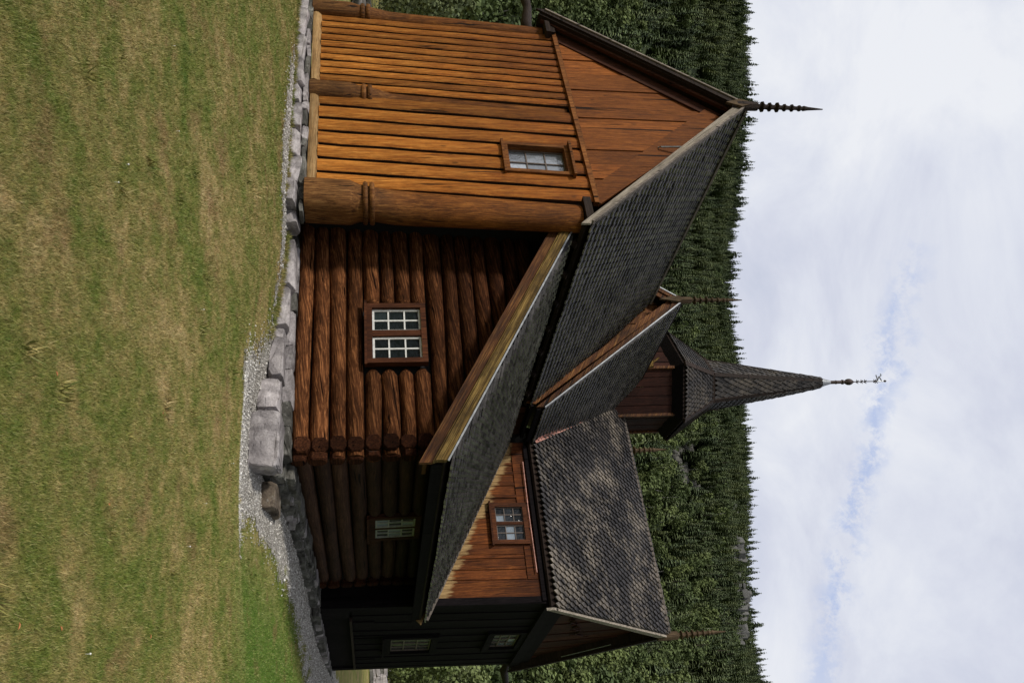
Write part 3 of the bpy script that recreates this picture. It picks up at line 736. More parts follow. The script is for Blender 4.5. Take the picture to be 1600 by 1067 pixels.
# window in the plank gable (recessed, six panes)
def window(c0, c1, plane, axis, depth, frame_w, cols, rows, fm, mm, gm, sash=1, proud=.05, mull=.03, name='window', sill=True, gap=.1, xf=None, leanin=0, rim=.03, hood=False):
    """c0,c1 = (across, z) corners; axis 'x' faces -Y at y=plane, axis 'y' faces +X at x=plane"""
    (a0, z0), (a1, z1) = c0, c1
    P = (lambda a, d, z: (a, plane-d, z)) if axis == 'x' else (lambda a, d, z: (plane+d, a, z))
    def bx(mb, p, q, dd0, dd1, zz0, zz1, m=0, r=None):
        v0 = P(p, dd0, zz0); v1 = P(q, dd1, zz1)
        mb.box(tuple(min(i, j) for i, j in zip(v0, v1)), tuple(max(i, j) for i, j in zip(v0, v1)), m, r)
    mb = MB(xf); fw = frame_w
    bx(mb, a0, a0+fw, -depth, proud, z0, z1); bx(mb, a1-fw, a1, -depth, proud, z0, z1)
    bx(mb, a0+fw, a1-fw, -depth, proud-.003, z0, z0+fw); bx(mb, a0+fw, a1-fw, -depth, proud-.003, z1-fw, z1)
    if hood: bx(mb, a0-.05, a1+.05, -.02, proud+.09, z1+.002, z1+.05)
    if sill: bx(mb, a0-.04, a1+.04, -.02, proud+.035, z0-.045, z0-.002)
    root = part(mb, name, [fm])
    A0, A1, Z0, Z1 = a0+fw, a1-fw, z0+fw, z1-fw
    W = (A1-A0-gap*(sash-1))/sash; gd = -depth+.04
    for s in range(sash):
        x0 = A0+s*(W+gap); x1 = x0+W
        mb = MB(xf)
        bx(mb, x0, x0+rim, gd-.02, gd+.03, Z0, Z1); bx(mb, x1-rim, x1, gd-.02, gd+.03, Z0, Z1)
        bx(mb, x0+rim, x1-rim, gd-.02, gd+.029, Z0, Z0+rim); bx(mb, x0+rim, x1-rim, gd-.02, gd+.029, Z1-rim, Z1)
        for i in range(1, cols):
            q = x0+(x1-x0)*i/cols; bx(mb, q-mull/2, q+mull/2, gd-.01, gd+.024, Z0+rim, Z1-rim)
        for j in range(1, rows):
            q = Z0+(Z1-Z0)*j/rows; bx(mb, x0+rim, x1-rim, gd-.012, gd+.021, q-mull/2, q+mull/2)
        part(mb, 'sash', [mm], root)
        mg = MB(xf)
        for i in range(cols):
            for j in range(rows):
                xa = x0+(x1-x0)*i/cols; xb = x0+(x1-x0)*(i+1)/cols; za = Z0+(Z1-Z0)*j/rows; zb = Z0+(Z1-Z0)*(j+1)/rows
                t1, t2 = R.uniform(-.006, .006), R.uniform(-.006, .006)
                vs = [P(xa, gd+t1, za), P(xb, gd-t1, za), P(xb, gd+t2, zb), P(xa, gd-t2, zb)]
                mg.add(vs, [(0, 1, 2, 3)])
        part(mg, 'glass', [gm], root)
        if s < sash-1:
            mb = MB(xf); bx(mb, x1+.002, x1+gap-.002, -depth, proud-.02, Z0, Z1); part(mb, 'mullion', [fm], root)
    mb = MB(xf); bx(mb, A0-.01, A1+.01, -depth-.02, -depth+.005, Z0-.01, Z1+.01); part(mb, 'backing', [M['void']], root)
    return root
window((WX0, WZ0), (WX1, WZ1), -.02, 'x', .14, .075, 2, 3, M['trim'], M['muntin'], M['glassc'], proud=.07, mull=.022, xf=lean, rim=.025, hood=True)

# ------------------------------------------------------------------ C: log wing
YC = .895; XC = 4.72
zl = [-1.18, -.89, -.61, -.32, -.03, .25, .52, .79, 1.07, 1.36, 1.65, 1.94, 2.23, 2.52, 2.82, 3.1]
zr = [-1.15, -.88, -.60, -.32, -.04, .24, .51, .78, 1.05, 1.33, 1.61, 1.90, 2.19, 2.48, 2.78, 3.06]
def log(mb, p0, p1, h0, h1, depth=.30, seed=0, n=14, seg=12, e0=1, e1=1, m=0):
    """one round log; h = height at each end, e = end radius factor"""
    rr = random.Random(seed); p0 = Vector(p0); p1 = Vector(p1); d = (p1-p0).normalized(); up = Vector((0, 0, 1)); side = d.cross(up)
    vs = []; ph = rr.uniform(0, 6); L = (p1-p0).length; seg = max(4, int(L/.3))
    ts = [0, min(.12/L, .2)]+[i/seg for i in range(1, seg)]+[1-min(.12/L, .2), 1]; ts = sorted(set(round(t, 4) for t in ts))
    for t in ts:
        h = (h0+(h1-h0)*t)*.5*.985; dd = depth*.5
        k1 = e0 if t == 0 else (e1 if t == 1 else 1)
        c = p0.lerp(p1, t)+up*.012*math.sin(ph+t*5)+side*.015*math.sin(ph*2+t*4)
        for i in range(n):
            an = 2*math.pi*i/n; j = 1+.02*math.sin(3*an+ph+t*4)+.015*math.sin(5*an+t*9)
            vs.append(c+up*h*math.sin(an)*k1*j+side*dd*math.cos(an)*(k1 if k1 < 1 else 1)*j)
    ns = len(ts)
    fs = [(k*n+i, k*n+(i+1) % n, (k+1)*n+(i+1) % n, (k+1)*n+i) for k in range(ns-1) for i in range(n)]
    fs += [tuple(range(n)), tuple((ns-1)*n+i for i in range(n))]
    mb.add(vs, fs, m)
for q_ in range(1, len(zl)-1):      # logs laid butt to top, so they taper in turn
    dlt = R.uniform(-.016, .016)+(.014 if q_ % 2 else -.014); zl[q_] += dlt; zr[q_] -= dlt
roofz = lambda x: 3.66-(x-.85)*.568
WL0, WL1 = 1.93, 3.19
for i in range(len(zl)-1):
    a0, a1, b0, b1 = zl[i], zl[i+1], zr[i], zr[i+1]; za = (a0+a1)/2; zb = (b0+b1)/2
    xe = XC+.06
    lim = .85+(3.66-zb-.18)/.568
    xe = min(xe, lim)
    if xe < .8: continue
    def zat(x): return za+(zb-za)*(x-.3)/(XC-.3)
    def hat(x): return (a1-a0)+((b1-b0)-(a1-a0))*(x-.3)/(XC-.3)
    segs = [(.02, xe)]
    if a1 > .06 and a0 < .98: segs = [(.02, WL0), (WL1, xe)]
    for q, (x0, x1) in enumerate(segs):
        mb = MB(); cut0 = .45 if (q == 1) else .93; cut1 = .5 if (len(segs) == 2 and q == 0) else (.9 if xe > XC else 1)
        log(mb, (x0, YC+.15, zat(x0)), (x1-(.0 if xe > XC else 0), YC+.15, zat(x1)), hat(x0), hat(x1), .31, seed=100+i*3+q, e0=cut0, e1=cut1)
        part(mb, 'log', [M['log']], smooth=True, angle=60)
mb = MB()
mb.prism([(.2, YC+.2, -1.16), (XC, YC+.2, -1.16), (XC, YC+.2, 1.3), (.9, YC+.2, 3.5), (.2, YC+.2, 3.5)], (0, .05, 0))
mb.prism([(XC-.25, YC+.2, -1.16), (XC-.25, 8, -1.16), (XC-.25, 8, 1.4), (XC-.25, YC+.2, 1.4)], (.04, 0, 0))
part(mb, 'log_wall_core', [M['void']])  # near-black sheet paints the shade between the logs
# side wall logs, half a course higher at the corner
zs1 = [-1.12, -.85, -.58, -.31, -.04, .23, .50, .77, 1.04]; zs2 = [-1.12, -.84, -.56, -.28, .0, .28, .56, .82, 1.06]
WS0, WS1 = 3.68, 4.86
for i in range(8):
    def zc(y, i=i): t = (y-1)/6.4; return ((zs1[i]+zs1[i+1])*(1-t)+(zs2[i]+zs2[i+1])*t)/2
    h0 = zs1[i+1]-zs1[i]; h1 = zs2[i+1]-zs2[i]
    segs = [(YC+.02, 7.4)]
    if zs1[i+1] > .1 and zs1[i] < .93: segs = [(YC+.02, WS0), (WS1, 7.4)]
    for q, (y0, y1) in enumerate(segs):
        mb = MB(); log(mb, (XC-.13, y0, zc(y0)), (XC-.13, y1, zc(y1)), h0, h1, .29, seed=300+i*3+q, e0=.95 if q == 0 else .6, e1=.8)
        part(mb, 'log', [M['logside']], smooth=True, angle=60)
# hewn log ends at the corner
def hexend(mb, c, axis, w, h, L, r=None):
    c = Vector(c); d = Vector(axis); up = Vector((0, 0, 1)); s = d.cross(up); vs = []
    pr_ = [(-.5, -.28), (-.22, -.5), (.22, -.5), (.5, -.28), (.5, .28), (.22, .5), (-.22, .5), (-.5, .28)]
    k0 = R.uniform(.9, 1.04)
    for t, kk in ((0, 1), (.82, 1), (1, .86)):
        for (a, b) in pr_: vs.append(c+d*L*t+s*a*w*kk*k0+up*b*h*kk)
    fs = [(k_*8+i, k_*8+(i+1) % 8, (k_+1)*8+(i+1) % 8, (k_+1)*8+i) for k_ in range(2) for i in range(8)]+[tuple(range(8)), tuple(16+i for i in range(8))]
    mb.add(vs, fs, 0, r)
for i in range(9):
    z = (zr[i]+zr[i+1])/2
    if z < 1.2:
        mb = MB(); hexend(mb, (XC+.0, YC+.13+R.uniform(-.03, .03), z-.01+R.uniform(-.01, .01)), (1, 0, 0), R.uniform(.22, .30), (zr[i+1]-zr[i])*R.uniform(.86, 1.0), R.uniform(.07, .13)); part(mb, 'log_end', [M['logend']])
for i in range(8):
    z = (zs1[i]+zs1[i+1])/2
    mb = MB(); hexend(mb, (XC-.13+R.uniform(-.015, .015), YC+.10, z), (0, -1, 0), .27, (zs1[i+1]-zs1[i])*.95, R.uniform(.11, .18)); part(mb, 'log_end', [M['logend']])
for i in range(8):
    z = (zs2[i]+zs2[i+1])/2
    mb = MB(); hexend(mb, (XC-.06, 7.36, z-.06), (1, 0, 0), .24, .26, R.uniform(.12, .17)); part(mb, 'log_end', [M['logend']])
window((1.96, .02), (3.17, 1.02), YC-.03, 'x', .09, .09, 2, 3, M['frame'], M['white'], M['glass'], sash=2, proud=.05, mull=.026, gap=.12, rim=.036)
window((3.68, .02), (4.86, .98), XC-.02, 'y', .06, .11, 2, 3, M['brown'], M['greyw'], M['glassb'], sash=2, proud=.03, mull=.026, gap=.10, rim=.034)

# lean-to roof
CL0 = (5.30, .18, 1.12); CL1 = (5.52, 8.0, 1.13); CU0 = (.82, .18, 3.68); CU1 = (1.05, 8.0, 3.58)
rC = roof('lean_to_roof', CL0, CL1, CU0, CU1, .20, .155, SH, blunt=True, thick=.036)
slab_part('roof_decking', [(5.28, .2, 1.11), (5.50, 8.0, 1.12), (1.03, 8.0, 3.56), (.80, .2, 3.66)], .08, M['darkwood'], rC)
mb = MB()
def cband(y0, y1, d0, d1, h0, m):
    """strip along the lean-to rake: y range and distance below the roof edge"""
    lo = Vector((5.30, 0, 1.13)); hi = Vector((.70, 0, 3.76))
    mb.prism([(lo.x, y0, lo.z-d0), (hi.x, y0, hi.z-d0), (hi.x, y0, hi.z-d1), (lo.x, y0, lo.z-d1)], (0, y1-y0, 0), m)
cband(.11, .19, .0, .055, 0, 0); cband(.095, .19, .058, .165, 0, 0); cband(.13, .22, .168, .20, 0, 0)
part(mb, 'eave_moulding', [M['bargey']])
mb = MB(); cband(.17, .24, .203, .40, 0, 0); 
mb.prism([(5.2, .242, .86), (.72, .242, 3.42), (.72, .242, 3.36), (5.2, .242, .80)], (0, .55, 0))
part(mb, 'bargeboard', [M['barge']])
mb = MB(); mb.beam((5.32, .10, 1.15), (.72, .10, 3.78), .03, .025, (.5, 0, .87)); part(mb, 'verge_flashing', [M['metal']])
# eave beam of the lean-to, painted black
mb = MB(); mb.beam((5.26, .3, 1.0), (5.46, 8.1, 1.01), .05, .17); mb.beam((4.95, 1, 1.16), (4.95, 7.9, 1.16), .5, .06); part(mb, 'eave_board', [M['black']])
mb = MB(); mb.prism([(5.60, 7.99, 1.13), (5.48, 7.99, 1.02), (5.1, 7.99, 1.22), (5.16, 7.99, 1.34)], (0, -.05, 0)); part(mb, 'eave_end_board', [M['sill']])
# flashing board up the wall
mb = MB(); mb.beam((5.5, 7.95, 1.25), (1.2, 7.95, 3.58), .05, .10, (.5, 0, .87)); part(mb, 'flashing_board', [M['greyb']])
for a_, b_ in (((1.12, 6.05, 3.60), (1.12, 6.35, 3.585)), ((1.0, 4.2, 3.63), (1.0, 4.4, 3.625))):
    mb = MB(); mb.beam(a_, b_, .25, .05, (.5, 0, .87)); part(mb, 'lead_patch', [M['lead']])

# ------------------------------------------------------------------ B: right arm
XB = 5.03; XT = 5.27; YB = 8.01; YB2 = 14.21; RB = 11.10
def leanb(p): return (p[0]+.047*(min(p[2], 4.3)+1), p[1], p[2])
SX = -.545
def wallz(x): return 3.52+(x-1.2)*SX
mb = MB(leanb)
mb.box((.4, YB+.05, -1.15), (XB-.03, YB+.2, 4.1)); mb.box((XB-.2, YB+.2, -1.15), (XB-.05, YB2, 4.1)); mb.box((.4, YB2-.1, -1.1), (XB-.2, YB2, 4.1))
part(mb, 'wall', [M['void']])
# orange boards above the lean-to roof
bx_ = [.95, 1.27, 1.55, 1.80, 2.10, 2.42, 2.63, 3.0, 3.28, 3.65, 3.90, 4.22, 4.46, 5.03]
mb = MB(leanb)
for i, (a, b) in enumerate(zip(bx_[:-1], bx_[1:])):
    b2 = b-.012; zt = 3.98
    def pc(z0a, z0b, z1, a=a, b=b2, y=YB): mb.prism([(a, y, z0a), (b, y, z0b), (b, y, z1), (a, y, z1)], (0, .05, 0), 0, rr_)
    rr_ = R.random()
    lo0 = wallz(a)-.25; lo1 = wallz(b2)-.25
    if a > 2.6 and b < 3.66:
        if min(lo0, lo1) < 2.95: pc(lo0, lo1, 2.95)
        pc(3.84, 3.84, zt)
    else: pc(lo0, lo1, zt)
part(mb, 'side_boards', [M['orange']])
for (x, zt) in ((1.27, 3.62), (1.55, 3.62), (1.80, 3.63), (2.10, 3.63), (2.42, 3.64), (3.95, 3.66), (4.22, 3.66), (4.46, 3.66)):
    mb = MB(leanb); mb.box((x-.035, YB-.028, wallz(x)-.2), (x+.035, YB-.002, zt)); part(mb, 'batten', [M['orange']])
for a_, b_, nm in (((.95, YB-.03, 3.64), (2.60, YB-.003, 3.98), 'frieze_board'), ((3.70, YB-.03, 3.68), (4.5, YB-.003, 3.98), 'frieze_board'), ((4.52, YB-.035, wallz(4.5)-.2), (5.0, YB-.003, 3.98), 'corner_board')):
    mb = MB(leanb); mb.box(a_, b_); part(mb, nm, [M['orange']])
window((2.62, 2.96), (3.66, 3.84), YB-.03, 'x', .07, .10, 2, 3, M['frame'], M['muntin'], M['glassb'], sash=2, proud=.05, mull=.02, gap=.08, xf=leanb, rim=.022)
# black boards: below the lean-to and on the gable
mb = MB(leanb); mb.box((4.3, YB-.01, -1.1), (5.0, YB+.04, 1.6)); part(mb, 'side_boards', [M['black']])
for a_, b_ in (((XB-.12, YB-.04, -1.1), (XB+.05, YB+.28, 4.1)), ((XB-.1, YB2-.22, -1.1), (XB+.05, YB2+.04, 4.1))):
    mb = MB(leanb); mb.box(a_, b_); part(mb, 'corner_board', [M['black']])
mb = MB(leanb); y = YB+.3; i = 0
while y < YB2-.25:
    w = R.uniform(.28, .42); y1 = min(y+w, YB2-.22)
    for (za, zb) in ([(-.40, .34), (1.76, 3.0), (4.1, 4.11)] if (y1 > 10.65 and y < 12.45) else [(-.40, 4.1)]):
        if zb-za < .05: continue
        mb.box((XB-.04, y+.006, za), (XB+.015+.02*(i % 2), y1-.006, zb), jit=.004)
    y = y1; i += 1
for yy in (9.2, 10.5, 12.0, 13.0): mb.box((XB, yy, -.38), (XB+.05, yy+.08, R.uniform(.1, .5)))
part(mb, 'plank_cladding', [M['black']])
mb = MB(leanb); mb.box((XB-.03, YB+.6, -1.1), (XB+.0, YB2-.23, -.46)); mb.box((XB, YB+.285, -1.1), (XB+.04, YB+.9, -.46)); part(mb, 'base_panel', [M['black']])
mb = MB(leanb); mb.box((XB+.0, YB+.9, -.46), (XB+.10, YB2-.2, -.405)); part(mb, 'drip_board', [M['greyb'] if False else M['darkwood']])
window((10.62, .36), (12.45, 1.74), XB+.03, 'y', .08, .17, 4, 3, M['black'], M['muntin'], M['glassb'], proud=.07, mull=.03, xf=leanb, rim=.03)
window((10.45, 3.02), (12.30, 4.02), XB+.03, 'y', .08, .15, 4, 3, M['black'], M['muntin'], M['glassb'], proud=.07, mull=.03, xf=leanb, rim=.03)
mb = MB(); mb.box((5.22, YB+.02, 4.02), (5.40, YB2-.02, 4.30)); mb.box((5.22, YB+.35, 4.303), (5.38, YB2-.35, 4.56)); part(mb, 'tie_beam', [M['black']])
tri_boards('gable_boards', M['brown'], YB+.1, YB2-.1, (RB, 7.75), 4.45, 4.45, 5.27, 14, axis='y', seed=9)
mb = MB()
for i in range(26):       # shallow carved tendril on the gable boards
    pass
pts = [(5.325, 9.4+i*.09, 4.95+.028*i+.09*math.sin(i*.9)) for i in range(24)]
mb.tube(pts, .022, 5)
for i in range(2, 24, 3):
    p = pts[i]; s_ = 1 if (i//3) % 2 else -1
    mb.tube([p, (p[0], p[1]+.07, p[2]+.10*s_), (p[0], p[1]+.02, p[2]+.17*s_), (p[0], p[1]-.05, p[2]+.12*s_)], [.018, .016, .014, .006], 5)
part(mb, 'carved_relief', [M['brown']], smooth=True)
ZE = 4.15; XE = 5.46
# valley between nave slope and this arm
NX, NE, NAP = -2.0, 1.18, 8.447
sN = (NAP-4.15)/(NE-NX); sB = (7.954-ZE)/(11.08-7.85)
clipB = lambda p: (p.x > NE-(p.y-7.85)*sB/sN+.0) if p.y > 7.85 else p.x > NE
clipN = lambda p: (p.y < 7.85+(NE-p.x)*sN/sB) if p.y < 11.08 else p.y > 22.16-(7.85+(NE-p.x)*sN/sB)
rB = roof('shingle_roof', (-2.2, 7.85, ZE), (XE, 7.85, ZE), (-2.2, 11.09, 7.954), (XE+.12, 11.09, 7.954), .15, .165, SH2, clip=clipB, vee=True, thick=.034)
slab_part('roof_decking', [(NE, 7.86, ZE-.02), (XE, 7.86, ZE-.02), (XE+.11, 11.09, 7.93), (-1.6, 11.09, 7.93)], .07, M['darkwood'], rB)
rB2 = roof('shingle_roof', (-.5, 14.35, ZE), (XE, 14.35, ZE), (-1.2, 11.09, 7.954), (XE+.12, 11.09, 7.954), .19, .24, SH2)
slab_part('roof_decking', [(NE, 14.34, ZE-.02), (XE, 14.34, ZE-.02), (XE+.11, 11.09, 7.93), (-1.6, 11.09, 7.93)], .07, M['darkwood'], rB2)
mb = MB()
mb.prism([(XE, 7.83, ZE+.03), (XE+.12, 11.09, 8.0), (XE+.12, 11.09, 7.74), (XE, 7.83, ZE-.15)], (.06, 0, 0)); part(mb, 'bargeboard', [M['bargegrey']])
mb = MB()
mb.prism([(XE, 14.37, ZE+.03), (XE+.12, 11.09, 8.0), (XE+.12, 11.09, 7.74), (XE, 14.37, ZE-.15)], (.06, 0, 0)); part(mb, 'bargeboard', [M['darkwood']])
mb = MB(); mb.beam((-1.4, 11.09, 8.0), (XE+.15, 11.09, 8.0), .15, .05); part(mb, 'ridge_capping', [M['greyb']])
finial((XE+.13, 11.09, 7.95), 1.68, s=1.6)
mb = MB(); mb.box((1.3, 7.93, 3.96), (XE-.2, 8.3, 4.05)); part(mb, 'eave_soffit', [M['black']])
mb = MB(); mb.tube([(1.75, 7.92, 3.90), (3.0, 7.92, 3.885), (4.6, 7.92, 3.90)], .014); part(mb, 'copper_conduit', [M['copper']])
mb = MB()
mb.tube([(5.55, 12.7, 5.3), (5.55, 12.3, 5.8), (5.55, 11.7, 6.5)], .012); part(mb, 'roof_wire', [M['metal']])
mb = MB(); mb.tube([(5.0, 14.2, 4.02), (5.15, 14.7, 4.10), (5.3, 15.2, 4.03), (5.5, 15.9, 4.16), (5.7, 16.6, 4.14)], [.10, .09, .13, .10, .12], 8); part(mb, 'gutter_spout', [M['darkwood']], smooth=True)

# ------------------------------------------------------------------ N: nave
YN = 6.13; YN2 = 16.3
rN = roof('shingle_roof', (NE, YN, 4.15), (NE, YN2, 4.15), (NX, YN, NAP), (NX, YN2, NAP), .185, .14, SH, clip=clipN, blunt=True, thick=.034)
slab_part('roof_decking', [(NE, YN+.02, 4.13), (NE, 7.84, 4.13), (-1.98, 11.09, 8.40), (NX, YN+.02, NAP-.02)], .07, M['darkwood'], rN)
rN2 = roof('shingle_roof', (-5.2, YN, 4.15), (-5.2, YN2, 4.15), (NX, YN, NAP), (NX, YN2, NAP), .2, .25, SH)
slab_part('roof_decking', [(-5.2, YN+.02, 4.13), (-5.2, YN2, 4.13), (NX, YN2, NAP-.02), (NX, YN+.02, NAP-.02)], .07, M['darkwood'], rN2)
# step copper strip in the valley
mb = MB()
va = Vector((NE, 7.85, 4.15)); vb = Vector((-.15, 9.33, 5.93)); dv = vb-va
n = 9
for i in range(n):
    a = va+dv*(i/n); b = va+dv*((i+1)/n)
    w0, w1 = R.uniform(-.01, .01), R.uniform(-.01, .01)
    mb.add([a+Vector((-.10, -.01, .29+w0)), b+Vector((-.10, -.01, .29+w1)), b+Vector((.04, .0, .12)), a+Vector((.04, 0, .12))], [(0, 1, 2, 3)])
    mb.add([a+Vector((.04, .0, .12)), b+Vector((.04, .0, .12)), b+Vector((.07, .03, .18)), a+Vector((.07, .03, .18))], [(0, 1, 2, 3)])
part(mb, 'valley_flashing', [M['copper']])
mb = MB()
mb.box((.45, YN+.4, 2.2), (.6, 8.0, 4.12)); mb.box((-4.6, YN+.4, -1), (-4.4, YN2-.4, 4.1)); 
mb.prism([(.6, YN+.41, 2), (.6, YN+.41, 4.2), (NX, YN+.41, 7.9), (-4.6, YN+.41, 4.2), (-4.6, YN+.41, 2)], (0, .1, 0))
mb.prism([(.6, YN2-.41, -1), (.6, YN2-.41, 4.2), (NX, YN2-.41, 7.9), (-4.6, YN2-.41, 4.2), (-4.6, YN2-.41, -1)], (0, .1, 0))
part(mb, 'wall', [M['brown']])
tri_boards('gable_boards', M['barge'], -4.9, .9, (NX, 8.1), 4.2, 4.2, YN+.34, 14, seed=5)
mb = MB(leanb)
for i in range(5): mb.box((.62, YN+.5+i*.3, 2.4), (.66+.015*(i % 2), YN+.78+i*.3, 4.0))
part(mb, 'side_boards', [M['brown']])
for sgn, nm in ((1, 0), (-1, 1)):
    xe = NE if sgn > 0 else -5.2
    mb = MB()
    mb.prism([(xe, YN-.06, 4.19), (NX, YN-.06, NAP+.05), (NX, YN-.06, NAP-.12), (xe, YN-.06, 4.02)], (0, .06, 0))
    mb.prism([(xe-.1*sgn, YN-.02, 4.02), (NX, YN-.02, NAP-.13), (NX, YN-.02, NAP-.36), (xe-.16*sgn, YN-.02, 3.80)], (0, .05, 0))
    part(mb, 'bargeboard', [M['barge']])
mb = MB(); mb.beam((NE+.02, YN-.04, 4.23), (NX, YN-.04, NAP+.09), .07, .03, (.8, 0, .6)); mb.beam((-5.2, YN-.04, 4.23), (NX, YN-.04, NAP+.09), .07, .03, (-.8, 0, .6)); part(mb, 'verge_flashing', [M['metal']])
mb = MB(); mb.beam((NX, YN, NAP+.05), (NX, YN2, NAP+.05), .14, .05); part(mb, 'ridge_capping', [M['darkwood']])
finial((NX, YN-.05, NAP), 1.80)
mb = MB(); mb.prism([(NX, YN-.14, NAP-.62), (NX+.1, YN-.14, NAP-.1), (NX, YN-.14, NAP+.2), (NX-.1, YN-.14, NAP-.1)], (0, .07, 0)); part(mb, 'ridge_plate', [M['finial']])
finial((-2.45, 16.35, 9.2), 2.2, s=2.3); mb = MB(); mb.prism([(-4.4, 16.2, 7.0), (-2.45, 16.2, 9.3), (-.5, 16.2, 7.0)], (0, .1, 0)); part(mb, 'gable_boards', [M['brown']])
mb = MB(); mb.beam((NE+.03, YN, 4.08), (NE+.03, 7.8, 4.08), .05, .10); mb.box((.7, YN+.02, 3.9), (1.12, 7.84, 3.97)); part(mb, 'eave_board', [M['black']])
# lead strip where the plank arm's roof runs into the nave gable
mb = MB(); mb.beam((.93, YN-.06, 3.98), (.25, YN-.06, 4.83), .16, .03, (.76, 0, .65)); part(mb, 'lead_flashing', [M['lead']])

# ------------------------------------------------------------------ steeple
SC = Vector((-2.41, 11.42, 0)); AS = 1.695
def hx(r, z, k_, sc_=1): return Vector((SC.x+r*math.cos(AS+k_*math.pi/3), SC.y+r*math.sin(AS+k_*math.pi/3), z))
mb = MB()
for k_ in range(6):
    p, q = hx(1.48, 6.4, k_), hx(1.48, 6.4, k_+1); out = ((p+q)/2-Vector((SC.x, SC.y, 6.4))).normalized(); n = 5
    for i in range(n):
        a = p.lerp(q, i/n); b = p.lerp(q, (i+1)/n-.012); o_ = out*(.012*(i % 2))
        mb.prism([a+o_, b+o_, b+o_+Vector((0, 0, 3.42)), a+o_+Vector((0, 0, 3.42))], -out*.05)
part(mb, 'tower_boards', [M['towerb']])
mb = MB()
for k_ in range(6):
    a = hx(1.50, 6.4, k_); mb.beam(a, a+Vector((0, 0, 3.42)), .09, .09, up=(a-SC)*Vector((1, 1, 0)) if False else (1, 0, 0))
part(mb, 'corner_trim', [M['barge']])
mb = MB(); vs = [hx(1.47, 9.5, k_) for k_ in range(6)]+[hx(1.78, 9.78, k_) for k_ in range(6)]+[hx(1.6, 9.95, k_) for k_ in range(6)]
mb.add(vs, [(k_, (k_+1) % 6, 6+(k_+1) % 6, 6+k_) for k_ in range(6)]+[(6+k_, 6+(k_+1) % 6, 12+(k_+1) % 6, 12+k_) for k_ in range(6)]+[tuple(range(12, 18))])
part(mb, 'tower_soffit', [M['black']])
def hexroof(name, r0, z0, r1, z1, w, ex, mats):
    mb0 = None
    for k_ in range(6):
        o = roof(name, hx(r0, z0, k_), hx(r0, z0, k_+1), hx(r1, z1, k_), hx(r1, z1, k_+1), w, ex, mats, vee=True, thick=.026)
        slab_part('roof_decking', [hx(r0-.02, z0-.01, k_), hx(r0-.02, z0-.01, k_+1), hx(r1-.02, z1-.01, k_+1), hx(r1-.02, z1-.01, k_)], .04, M['darkwood'], o)
hexroof('steeple_skirt_roof', 1.80, 9.80, .88, 11.10, .14, .15, [M['sh3'], M['sh2b']])
hexroof('spire_roof', .82, 11.14, .145, 15.40, .17, .19, [M['sh3'], M['sh2b']])
mb = MB()
for k_ in range(6):
    mb.beam(hx(1.82, 9.82, k_), hx(.90, 11.14, k_), .15, .07, up=(hx(1, 0, k_)-Vector((SC.x, SC.y, 0)))); 
    mb.beam(hx(.90, 11.12, k_), hx(.90, 11.12, k_+1), .09, .15)
part(mb, 'hip_board', [M['darkwood']])
mb = MB()
for k_ in range(6): mb.beam(hx(.87, 11.15, k_), hx(.165, 15.42, k_), .13, .06, up=(hx(1, 0, k_)-Vector((SC.x, SC.y, 0))))
part(mb, 'hip_board', [M['darkwood']])
mb = MB(); mb.lathe([(.19, 15.38), (.185, 15.44), (.12, 15.62), (.07, 15.82)], (SC.x, SC.y, 0), n=10); part(mb, 'lead_cap', [M['metal']], smooth=True, angle=40)
mb = MB(); mb.lathe([(.062, 15.78), (.06, 16.02), (.072, 16.05), (.06, 16.08), (.058, 16.25), (.085, 16.28), (.085, 16.32), (.05, 16.35), (.06, 16.40), (.095, 16.45), (.115, 16.52), (.115, 16.57), (.09, 16.64), (.05, 16.70), (.018, 16.74), (.015, 17.9), (.035, 17.92), (.04, 17.96), (.015, 18.0)], (SC.x, SC.y, 0), n=12)
for z in (16.85, 17.02, 17.16, 17.52, 17.6):
    for a in (0, math.pi/2):
        d = Vector((math.cos(a), math.sin(a), 0))*.08; mb.tube([Vector((SC.x, SC.y, z))-d+Vector((0, 0, .03)), Vector((SC.x, SC.y, z)), Vector((SC.x, SC.y, z))+d+Vector((0, 0, .03))], .014, 5)
vr = part(mb, 'spire_rod', [M['iron']], smooth=True, angle=40)
mb = MB(); dl = -Vector(r_); dl.z = 0; dl.normalize(); vz = Vector((SC.x, SC.y, 17.62))   # little pennant figure
def V2(a, b): return vz+dl*a+Vector((0, 0, b))
for pts_, th in (([(.0, .05), (.12, .02), (.22, -.02)], .02), ([(.06, .05), (.14, .10), (.20, .18), (.26, .16)], .02), ([(0, .2), (.1, .15), (.16, .08)], .02), ([(0, .0), (0, .26)], .02)):
    mb.tube([V2(*p) for p in pts_], th, 5)
part(mb, 'weather_vane', [M['metal']], parent=vr)
mb = MB()
mb.beam((-.2+.0, 9.95, 0), (-.2, 9.95, .01), .01, .01) if False else None
mb.beam(hx(1.55, 8.62, 3), hx(1.62, 8.95, 3)+Vector((-.25, -.1, .1)), .12, .03); mb.beam(hx(1.55, 8.45, 3)+Vector((0, -.15, 0)), hx(1.6, 8.78, 3)+Vector((0, -.2, .0)), .25, .12)
part(mb, 'ridge_hatch', [M['bargey']])

